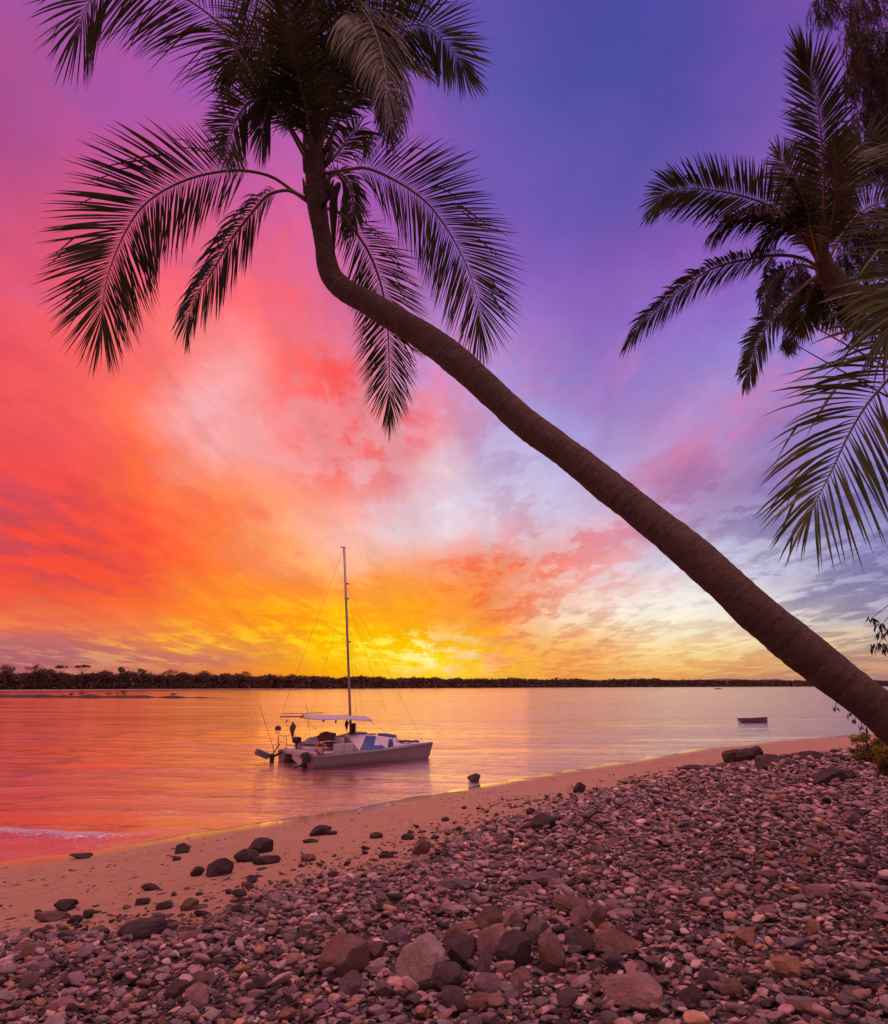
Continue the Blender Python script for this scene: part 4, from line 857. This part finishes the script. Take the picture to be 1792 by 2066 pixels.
c = water_pt(1449, 1390.5); m = MB(); m.tube([(-2.6, 0, .1), (-1, 0, .3), (1, 0, .3), (2.8, 0, .2)], [.15, .35, .35, .1], 8); m.V = [v + c for v in m.V]
tag(m.build('upturned_boat', M_DINGHY, None, True, origin=c), 'tiny grey hull shape far out on the water below the distant hills', 'boat')

# ---------------------------------------------------------------- stones
def stone_template(sub, seed, kind='round'):
    r = np.random.default_rng(seed); bm = bmesh.new(); bmesh.ops.create_icosphere(bm, subdivisions=sub, radius=1)
    V = np.array([v.co[:] for v in bm.verts]); Fc = np.array([[v.index for v in f.verts] for f in bm.faces]); bm.free()
    off = Vector(r.uniform(-50, 50, 3)); amp = {'round': .25, 'flat': .25, 'angular': .42}[kind]
    k = np.array([1 + amp * mnoise.noise(Vector(v) * 1.1 + off) + .08 * mnoise.noise(Vector(v) * 2.7 + off) for v in V]); V = V * k[:, None]
    for _ in range({'round': 9, 'flat': 10, 'angular': 15}[kind]):
        n = r.normal(size=3); n /= np.linalg.norm(n); h = r.uniform(.5, .84) if kind != 'angular' else r.uniform(.45, .78); dp = V @ n
        soft = .10 if kind == 'round' else .03; V = V - np.outer(np.where(dp > h, (dp - h) * (1 - soft), 0), n)
    if sub >= 4: V = V * (1 + np.array([.034 * mnoise.noise(Vector(v) * 7 + off) + .018 * mnoise.noise(Vector(v) * 17 + off) for v in V]))[:, None]
    V -= (V.max(0) + V.min(0)) / 2; V /= np.abs(V).max(0)
    return V, Fc
def rock_mat(name, use_obj):
    m, nt, b = newmat(name); g = nt.n('ShaderNodeTexCoord').outputs['Object'] if use_obj else nt.n('ShaderNodeNewGeometry').outputs['Position']
    if use_obj: c = nt.n('ShaderNodeObjectInfo').outputs['Color']; k = 1.6
    else: a_ = nt.n('ShaderNodeAttribute'); a_.attribute_name = 'col'; c = a_.outputs['Color']; k = 14
    n1 = nt.noise(g, k * (1 if use_obj else 1), 6, .65); n2 = nt.noise(g, k * 9, 5, .75)
    d = nt.mixc(nt.ramp(n1.outputs[0], [(.35, (0, 0, 0)), (.7, (1, 1, 1))]).outputs[0], nt.mixc(1., c, (.62, .6, .6), 'MULTIPLY'), nt.mixc(1., c, (1.3, 1.22, 1.2), 'MULTIPLY'))
    d = nt.mixc(nt.math('MULTIPLY', n2.outputs[0], .55), d, nt.mixc(1., c, (.5, .46, .46), 'MULTIPLY'))
    nt.L.new(d, b.inputs['Base Color']); b.inputs['Roughness'].default_value = .72; b.inputs['Specular IOR Level'].default_value = .35
    bp = nt.n('ShaderNodeBump'); bp.inputs['Strength'].default_value = .8; bp.inputs['Distance'].default_value = .015 if not use_obj else .09
    nt.L.new(nt.math('ADD', n2.outputs[0], nt.math('MULTIPLY', n1.outputs[0], 1.5)), bp.inputs['Height']); nt.L.new(bp.outputs[0], b.inputs['Normal']); return m
M_ROCK = rock_mat('cobble_stone', True); M_PEB = rock_mat('pebble_stone', False)
PAL = {'grey': (.27, .225, .24), 'pinkish': (.46, .29, .29), 'dark': (.10, .07, .075), 'ochre': (.48, .28, .18), 'pale': (.62, .48, .46), 'brown': (.30, .18, .15), 'mauve': (.33, .22, .29)}
PN = list(PAL); PW = np.array([.24, .2, .2, .08, .08, .12, .08]); PC = np.array([PAL[k] for k in PN])
TK = ['round', 'flat', 'angular']
HT = {k: [] for k in TK}
def tmesh(V, Fc, name):
    o = npmesh(name, V, Fc, M_ROCK, smooth=True); me = o.data; bpy.data.objects.remove(o); return me
for k in TK:
    for s in range(5): HT[k].append(tmesh(*stone_template(5, 100 + s * 7 + len(k), k), 'stone_' + k))
stones_xy = []
def put(name, mesh, P, size, rz, tilt, color, lab, cat, group=None, sink=.3):
    o = bpy.data.objects.new(name, mesh); COL.objects.link(o); o.scale = [s / 2 for s in size]; o.rotation_euler = (tilt[0], tilt[1], rz)
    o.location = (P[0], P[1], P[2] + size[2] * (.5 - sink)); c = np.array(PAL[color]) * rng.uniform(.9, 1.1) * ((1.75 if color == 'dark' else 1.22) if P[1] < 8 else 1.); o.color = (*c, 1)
    tag(o, lab, cat, group); stones_xy.append((P[0], P[1], max(size[:2]) * .5)); return o
# prominent rocks: px centre, py base, width px, height px, shape, colour, label
HERO = [
 (645, 1688, 44, 23, 'angular', 'dark', 'two humped dark rock alone on the smooth sand below the catamaran'),
 (670, 1686, 20, 9, 'round', 'dark', 'small dark stone touching the right side of the two humped rock on the sand'),
 (627, 1703, 33, 10, 'flat', 'dark', 'flat dark stone on the sand just in front of the two humped rock'),
 (367, 1725, 29, 22, 'angular', 'dark', 'upright dark rock standing alone on the sand near the waterline at the left'),
 (355, 1738, 17, 9, 'round', 'dark', 'small stone on the sand at the foot of the upright dark rock'),
 (157, 1734, 48, 12, 'flat', 'dark', 'long low dark rock on the sand close to the water at the far left'),
 (522, 1727, 48, 33, 'angular', 'dark', 'tallest dark block among the loose rocks where sand meets pebbles, left of centre'),
 (495, 1742, 48, 26, 'round', 'dark', 'rounded dark rock leaning against the tallest dark block on the sand'),
 (535, 1747, 54, 17, 'flat', 'dark', 'low flat rock in front of the tallest dark block on the sand'),
 (438, 1772, 54, 38, 'angular', 'dark', 'stacked looking pyramid shaped dark rock at the upper edge of the pebble bank'),
 (396, 1769, 27, 20, 'angular', 'dark', 'squarish dark rock just left of the pyramid shaped rock'),
 (301, 1799, 39, 13, 'flat', 'dark', 'flat oval dark stone alone on the sand left of the pebble edge'),
 (124, 1842, 42, 24, 'angular', 'dark', 'peaked dark rock on the sand at the far left'),
 (98, 1864, 66, 19, 'flat', 'brown', 'long low brown slab lying below the peaked dark rock at the far left'),
 (175, 1855, 26, 17, 'round', 'dark', 'rounded dark stone on the sand right of the long brown slab'),
 (148, 1866, 30, 18, 'angular', 'dark', 'dark angular stone between the long brown slab and the pebble edge'),
 (378, 1843, 34, 27, 'angular', 'brown', 'upright brownish rock at the sandy edge with a slab beside it'),
 (400, 1838, 36, 12, 'flat', 'brown', 'flat slab touching the right side of the upright brownish rock'),
 (327, 1838, 32, 17, 'round', 'dark', 'rounded dark rock on the sand left of the upright brownish rock'),
 (285, 1829, 30, 14, 'round', 'dark', 'low dark stone on the sand above the sandy gap at the left'),
 (851, 1728, 37, 34, 'angular', 'brown', 'light brown squared block standing above its neighbours at the sandy edge, centre'),
 (620, 1740, 30, 14, 'round', 'brown', 'brownish round stone on the sand left of the light brown block'),
 (780, 1734, 32, 14, 'flat', 'dark', 'dark stone on the sand just left of the light brown block'),
 (822, 1697, 26, 15, 'round', 'dark', 'dark stone on the open sand above the light brown block'),
 (278, 1902, 92, 40, 'flat', 'dark', 'broad dark slanting slab at the left top of the pebble bank'),
 (312, 1868, 34, 24, 'angular', 'grey', 'grey peaked stone standing on the upper end of the slanting slab'),
 (688, 1990, 98, 66, 'angular', 'brown', 'big squared brown block left of the big pale boulder in the foreground'),
 (756, 1945, 40, 30, 'angular', 'brown', 'square brown stone just behind the right shoulder of the big brown block'),
 (848, 2012, 98, 84, 'round', 'pale', 'biggest pale rounded boulder in the foreground'),
 (705, 2020, 44, 42, 'angular', 'mauve', 'pointed mauve stone standing in front of the big brown block'),
 (394, 2042, 50, 42, 'round', 'pinkish', 'pinkish leaning stone at the bottom of the picture, left of centre'),
 (352, 2024, 52, 36, 'angular', 'dark', 'dark brown block touching the pinkish leaning stone at lower left'),
 (400, 1998, 54, 30, 'round', 'brown', 'rounded brown hump behind the pinkish leaning stone'),
 (799, 1912, 44, 30, 'round', 'mauve', 'smooth mauve stone behind the biggest pale boulder'),
 (957, 1579, 26, 14, 'angular', 'dark', 'small dark rock sitting at the very edge of the water'),
 (1171, 1602, 25, 24, 'angular', 'dark', 'lone upright dark rock on the sand right of the picture centre'),
 (1071, 1645, 18, 14, 'angular', 'dark', 'small peaked rock on the sand right of the twig'),
 (1395, 1557, 48, 14, 'flat', 'dark', 'long low dark rock on the sand left of the driftwood slab'),
 (1570, 1556, 70, 34, 'angular', 'dark', 'big dark rock mass on the far part of the bank right of the driftwood slab'),
 (1635, 1540, 70, 26, 'angular', 'dark', 'dark jagged rock ridge farther right on the far bank'),
 (1695, 1590, 84, 40, 'angular', 'dark', 'wide dark boulder on the far bank just left of the yellow green shrub'),
 (1100, 1682, 52, 36, 'angular', 'dark', 'dark boulder at the pebble edge right of the small peaked rock'),
 (1012, 1572 + 140, 44, 24, 'round', 'brown', 'brown rounded stone at the pebble edge below the twig'),
 (997, 1948, 66, 56, 'round', 'pinkish', 'large pinkish rounded boulder at the top of the foreground rock pile'),
 (990, 1885, 52, 40, 'angular', 'brown', 'brown block behind the pinkish boulder at the back of the rock pile'),
 (1038, 1890, 46, 44, 'angular', 'pinkish', 'tall pinkish block to the right at the back of the rock pile'),
 (1038, 1972, 68, 62, 'angular', 'dark', 'large dark squared block in the middle of the foreground rock pile'),
 (934, 1972, 60, 54, 'angular', 'dark', 'dark slanted block at the left side of the rock pile'),
 (920, 1925, 50, 40, 'round', 'brown', 'brown rounded stone above the dark slanted block'),
 (980, 1985, 26, 56, 'angular', 'mauve', 'thin upright mauve sliver between two dark blocks of the rock pile'),
 (1115, 1972, 50, 58, 'round', 'brown', 'egg shaped brown stone standing at the right end of the rock pile'),
 (1085, 1915, 42, 44, 'angular', 'grey', 'grey squared stone behind the egg shaped stone'),
 (1122, 1912, 44, 30, 'flat', 'pinkish', 'flat pinkish stone lying above the egg shaped stone'),
 (1170, 1938, 56, 44, 'angular', 'dark', 'dark angular stone right of the egg shaped stone'),
 (1052, 2006, 40, 38, 'angular', 'pinkish', 'pale pink topped wedge in front of the large dark block'),
 (988, 2022, 56, 34, 'round', 'mauve', 'smooth mauve stone lying in front of the rock pile'),
 (905, 2015, 62, 46, 'round', 'dark', 'dark rounded stone touching the right side of the biggest pale boulder'),
 (970, 2052, 52, 30, 'round', 'brown', 'brown stone at the bottom edge below the rock pile'),
 (1248, 1940, 78, 42, 'angular', 'brown', 'wide brown peaked stone right of the rock pile'),
 (1172, 1878, 36, 38, 'angular', 'pinkish', 'upright pinkish stone, left one of the pair above the rock pile'),
 (1208, 1882, 42, 42, 'angular', 'brown', 'upright brown stone, right one of the pair above the rock pile'),
 (1158, 1856, 74, 30, 'round', 'brown', 'long brown hump behind the upright pair of stones'),
 (1252, 1862, 54, 20, 'flat', 'pale', 'flat pale stone right of the upright pair of stones'),
 (1288, 2052, 114, 56, 'round', 'pinkish', 'big humped pinkish boulder at the bottom edge right of centre'),
 (1268, 2003, 26, 26, 'angular', 'pinkish', 'small pointed stone perched on top of the big humped boulder'),
 (1302, 1990, 36, 32, 'angular', 'mauve', 'squared mauve stone right above the big humped boulder'),
 (1322, 1998, 30, 18, 'round', 'grey', 'grey oval stone beside the squared mauve stone'),
 (1512, 1925, 46, 34, 'angular', 'ochre', 'ochre peaked stone in the lower right of the bank'),
 (1600, 1985, 62, 34, 'flat', 'ochre', 'long ochre stone lying in the lower right corner area'),
 (1658, 1815, 54, 26, 'round', 'pinkish', 'smooth pinkish stone in the right half of the bank'),
 (1092, 1795, 84, 36, 'flat', 'mauve', 'large flat mauve slab in the middle of the pebble bank'),
 (925, 1802, 86, 26, 'flat', 'grey', 'large flat grey slab left of the mauve slab in the bank'),
 (1070, 1810, 40, 22, 'round', 'pinkish', 'rounded pinkish stone touching the front of the mauve slab'),
 (1202, 1736, 44, 28, 'round', 'brown', 'rounded brownish boulder in the upper middle of the bank'),
 (1238, 1712, 26, 20, 'angular', 'ochre', 'small ochre angular stone behind the rounded brownish boulder'),
 (1722, 1668, 36, 32, 'angular', 'pinkish', 'reddish upright rock near the right edge below the shrubs'),
 (1742, 1655, 40, 22, 'angular', 'dark', 'dark rock right behind the reddish upright rock'),
 (1480, 2020, 50, 30, 'round', 'brown', 'brown stone near the bottom edge at the right'),
 (1630, 2056, 70, 26, 'flat', 'pinkish', 'flat pinkish slab cut by the bottom edge at the right'),
 (1400, 2040, 44, 34, 'angular', 'dark', 'dark stone near the bottom edge right of the humped boulder'),
 (915, 2056, 50, 40, 'round', 'dark', 'dark round stone on the bottom edge below the biggest pale boulder'),
 (120, 2050, 66, 26, 'flat', 'pinkish', 'flat pinkish stone near the bottom left corner'),
 (255, 1985, 46, 24, 'round', 'dark', 'dark round stone in the lower left part of the bank'),
 (60, 1935, 56, 26, 'round', 'brown', 'brown round stone near the left edge of the bank'),
 (75, 1970, 50, 24, 'round', 'mauve', 'mauve round stone below the brown one at the left edge'),
]
hero_w = []
for k, (px, py, w, h, kd, colr, lab) in enumerate(HERO):
    P = ground_pt(px, py - h * .12) if px != 957 else water_pt(px, py - 3); dep = float((P - C0) @ CF); W = w * dep / F; Hh = h * dep / F * 1.12
    Dp = W * {'round': .8, 'flat': .75, 'angular': .75}[kd] if w < 2.2 * h else W * .5; P = P + np.array([0, Dp * .35, 0]); P[2] = max(gz(P[0], P[1]), .01)
    if px == 957: Hh *= 1.15
    if py > 1850 and dep < 9 and px > 500: W *= 1.03; Hh *= 1.14; Dp *= 1.05
    big = 'boulder' if W > .30 and dep < 12 else 'rock' if dep > 7 else 'stone'
    zr = rng.uniform(-.25, .25); put('rock' if big != 'stone' else 'stone', HT[kd][k % 5], P, (W * 1.06, Dp, Hh), zr, (rng.uniform(-.08, .08), rng.uniform(-.10, .10)), colr, lab, 'rock' if big != 'stone' else 'stone', 'rocks on the beach', .10 if py > 1850 and dep < 9 and px > 500 else .24)
    hero_w.append((P[0], P[1], lab, dep))
HEROXY = list(stones_xy)
# driftwood slab and twig
P = ground_pt(1497, 1536); dep = (P - C0) @ CF
m = MB(); m.tube(spline([P + [-.62, .1, .12], P + [-.2, .05, .16], P + [.3, 0, .24], P + [.72, -.05, .36]], 12), np.array([.16, .19, .2, .21, .2, .2, .21, .2, .2, .19, .18, .15]) * 1.1, 9, True, 1 + .18 * rng.normal(size=(12, 9)).clip(-1, 1))
tag(m.build('driftwood_log', simple('driftwood', (.05, .034, .03), .85, bump=.5), None, False, origin=P), 'chunky driftwood log with a raised right end at the far edge of the pebbles', 'driftwood')
P = ground_pt(982, 1640); s_ = (P - C0) @ CF / F; m = MB()
for a, b, r in (((0, 0), (-8, 10), .012), ((-8, 10), (-18, 26), .008), ((0, 0), (8, 14), .012), ((8, 14), (6, 26), .007), ((8, 14), (22, 20), .009), ((22, 20), (26, 38), .006), ((0, 0), (-20, 4), .009), ((22, 20), (30, 24), .005)):
    m.tube([P + [a[0] * s_, .02 * a[0] * s_, a[1] * s_ * .8], P + [b[0] * s_, .03 * b[0] * s_, b[1] * s_ * .8]], [r, r * .7], 5)
tag(m.build('dead_twig', M_WOOD, None, True, origin=P), 'bare branching twig stuck in the sand above the pebble edge', 'twig')

# individual cobbles: the ones that show largest, near the camera
SHW = {'round': 'rounded', 'flat': 'flat', 'angular': 'angular'}
hx = np.array([(h[0], h[1]) for h in hero_w]); cnt = 0; tries = 0; used = {}
SM = {k: [tmesh(*stone_template(4, 300 + s * 11 + len(k), k), 'cobble_' + k) for s in range(8)] for k in TK}
zones = lambda px, py: ('at the bottom edge' if py > 2010 else 'in the front part of the bank' if py > 1930 else 'in the middle of the bank' if py > 1840 else 'in the upper part of the bank', 'left' if px < 600 else 'centre' if px < 1200 else 'right')
def pxof(P):
    v = np.array(P) - C0; f = v @ CF; return 896 + F * (v @ CR) / f, 1033 - F * (v @ CU) / f
while cnt < 175 and tries < 9000:
    tries += 1; y = 3.6 + 5.0 * rng.random() ** 1.5; x = rng.uniform(-.76, .74) * (y * .98 + .4)
    if bank(x, y) < .1: continue
    W = float(np.exp(rng.normal(math.log(.105), .25))) * (1 + .05 * (y - 4))
    if any((x - a) ** 2 + (y - b) ** 2 < (r * .8 + W * .48) ** 2 for a, b, r in stones_xy): continue
    px, py = pxof((x, y, gz(x, y)))
    if not (-20 < px < 1812 and 1700 < py < 2090): continue
    kd = TK[rng.choice(3, p=[.4, .3, .3])]; cn = PN[rng.choice(len(PN), p=PW / PW.sum())]
    hh = W * {'round': .55, 'flat': .3, 'angular': .55}[kd] * rng.uniform(.85, 1.15)
    j = int(np.argmin(((hx - [x, y]) ** 2).sum(1))); zn, side = zones(px, py)
    sz = 'large' if W > .145 else 'small' if W < .11 else 'medium'
    lab = f'{sz} {SHW[kd]} {cn} cobble {zn}, {side} side' if side != 'centre' else f'{sz} {SHW[kd]} {cn} cobble {zn}, near the centre'
    put('cobble', SM[kd][rng.integers(8)], (x, y, float(gz(x, y)) + .02), (W, W * rng.uniform(.6, .85), hh), rng.uniform(-.9, .9), (rng.normal(0, .22), rng.normal(0, .2)), cn, lab, 'stone', 'cobbles lying on the pebble bank', .2)
    cnt += 1
print('cobbles', cnt)

cnt = 0; tries = 0
while cnt < 115 and tries < 9000:      # loose dark stones lying on the sand along the edge of the bank
    tries += 1; y = 6 + 17 * rng.random() ** 1.1; x = rng.uniform(-.68, .5) * y; b = float(bank(x, y))
    if not (-3.2 < b < .25) or rng.random() > math.exp(b * .75 - .1) or s_of(x, y) < 1.5: continue
    W = float(np.exp(rng.normal(math.log(.115), .38)))
    if any((x - a) ** 2 + (y - q) ** 2 < (r * .9 + W * .5) ** 2 for a, q, r in stones_xy): continue
    px, py = pxof((x, y, gz(x, y))); kd = TK[rng.choice(3, p=[.25, .35, .4])]
    j = int(np.argmin(((hx - [x, y]) ** 2).sum(1)))
    sz = 'larger' if W > .19 else 'small' if W < .12 else 'middling'; wh = 'far left' if px < 300 else 'left' if px < 600 else 'middle' if px < 900 else 'right'
    put('cobble', SM[kd][rng.integers(8)], (x, y, float(gz(x, y)) + .005), (W, W * .75, W * {'round': .5, 'flat': .25, 'angular': .55}[kd]), rng.uniform(-.9, .9), (rng.normal(0, .1), rng.normal(0, .1)), 'dark',
        f'{sz} dark {SHW[kd]} stone loose on the sand along the pebble edge, {wh} part', 'stone', 'loose stones on the sand', .25); cnt += 1
# the rest of the bank: one mass of pebbles
def scatter(ymin, ymax, dens, med, sig, sub, layers, edge, ntemp=10, seed=1):
    r = np.random.default_rng(seed); A = (ymax ** 2 - ymin ** 2) * .80; N = int(A * dens)
    y = np.sqrt(r.uniform(ymin ** 2, ymax ** 2, N)); x = r.uniform(-.80, .80, N) * y + r.uniform(-.2, .2, N)
    b = bank(x, y) + .35 * np.sin(x * 1.7 + y) + .25 * np.sin(x * 4.1 - y * 3.)
    keep = r.random(N) < np.clip((b + edge) / (edge + .5), 0, 1) ** 2.2
    x, y, b = x[keep], y[keep], b[keep]
    free = np.ones(len(x), bool)
    for hx_, hy_, hr_ in HEROXY: free &= (x - hx_) ** 2 + (y - hy_) ** 2 > (hr_ * .72) ** 2
    x, y, b = x[free], y[free], b[free]; n = len(x)
    a = np.exp(r.normal(math.log(med), sig, n)); a = np.clip(a, med * .35, med * 3)
    sx = a; sy = a * r.uniform(.5, .9, n); szz = a * r.uniform(.24, .55, n)
    z = gz(x, y) + szz * .15 + r.integers(0, layers, n) * szz * .75 * np.clip(b / 1.5, 0, 1)
    ya, ta, tb = r.uniform(-.8, .8, n), r.normal(0, .3, n), r.normal(0, .3, n)
    ca, sa, cx, sx_, cy, sy_ = np.cos(ya), np.sin(ya), np.cos(ta), np.sin(ta), np.cos(tb), np.sin(tb); O = np.zeros(n); I = np.ones(n)
    Rz = np.stack([ca, -sa, O, sa, ca, O, O, O, I], 1).reshape(-1, 3, 3); Rx = np.stack([I, O, O, O, cx, -sx_, O, sx_, cx], 1).reshape(-1, 3, 3); Ry = np.stack([cy, O, sy_, O, I, O, -sy_, O, cy], 1).reshape(-1, 3, 3)
    Rm = Rz @ Rx @ Ry; ci = r.choice(len(PN), n, p=PW / PW.sum()); cc = PC[ci] * r.uniform(.55, 1.55, (n, 1)) * np.where(b < .2, .62, 1.)[:, None]
    t = r.integers(0, ntemp, n); VV = []; FF = []; CC = []; off = 0
    for k in range(ntemp):
        V, Fc = stone_template(sub, 900 + k + sub * 31, TK[k % 3]); s = t == k; m = s.sum()
        if not m: continue
        loc_ = V[None] * np.stack([sx[s], sy[s], szz[s]], 1)[:, None] * .5
        P = np.einsum('nij,nvj->nvi', Rm[s], loc_) + np.stack([x[s], y[s], z[s]], 1)[:, None]
        VV.append(P.reshape(-1, 3)); FF.append((Fc[None] + (np.arange(m) * len(V))[:, None, None] + off).reshape(-1, 3)); CC.append(np.repeat(cc[s], len(V), 0)); off += m * len(V)
    return np.concatenate(VV), np.concatenate(FF), np.concatenate(CC)
parts = [scatter(2.6, 6.2, 350, .051, .42, 3, 3, .5, seed=1), scatter(2.6, 6.2, 420, .030, .35, 2, 2, .5, seed=5), scatter(6.2, 11, 300, .053, .45, 2, 3, 1.1, seed=2), scatter(6.2, 11, 260, .034, .3, 2, 2, 1.4, seed=9),
         scatter(11, 20, 230, .063, .48, 2, 3, 1.3, seed=3), scatter(20, 44, 85, .088, .5, 2, 3, 1.2, seed=4)]
parts.append(scatter(7, 26, 42, .062, .5, 2, 1, 3.6, seed=21)); parts.append(scatter(6, 20, 55, .035, .4, 2, 1, 4.5, seed=22))
off = 0; VV = []; FF = []; CC = []
for v, f, c in parts: VV.append(v); FF.append(f + off); CC.append(c); off += len(v)
tag(npmesh('pebbles', np.concatenate(VV), np.concatenate(FF), M_PEB, col=np.concatenate(CC)), 'dense bed of small mauve and brown pebbles covering the upper beach', 'pebbles', kind='stuff')
print('pebble verts', off)
# dark seaweed crumbs and twigs along old tide lines
r = np.random.default_rng(12); m = []; n = 6500; y = 6 + 30 * r.random(n) ** 1.2; x = r.uniform(-.78, .7, n) * y; s = s_of(x, y); b = bank(x, y)
tide = np.exp(-((s - 1.9 - .5 * np.sin(t_of(x, y) * .5)) / .35) ** 2) + .7 * np.exp(-((b + 1.6) / .5) ** 2) + .10
k = (s > .5) & (b < .2) & (r.random(n) < tide); x, y = x[k], y[k]; n = len(x)
V, Fc = stone_template(1, 5, 'angular'); V = V * .5; Lr = r.uniform(.02, .11, n); a = r.normal(.7, .6, n)
P = np.stack([V[None, :, 0] * Lr[:, None], V[None, :, 1] * Lr[:, None] * .35, V[None, :, 2] * .012 + 0 * Lr[:, None]], 2)
Q = np.stack([P[..., 0] * np.cos(a)[:, None] - P[..., 1] * np.sin(a)[:, None] + x[:, None], P[..., 0] * np.sin(a)[:, None] + P[..., 1] * np.cos(a)[:, None] + y[:, None], P[..., 2] + gz(x, y)[:, None] + .008], 2)
tag(npmesh('seaweed_debris', Q.reshape(-1, 3), (Fc[None] + (np.arange(n) * len(V))[:, None, None]).reshape(-1, 3), simple('dry_seaweed', (.06, .035, .03), .9)), 'dark crumbs of seaweed scattered over the sand along the tide line', 'debris', kind='stuff')
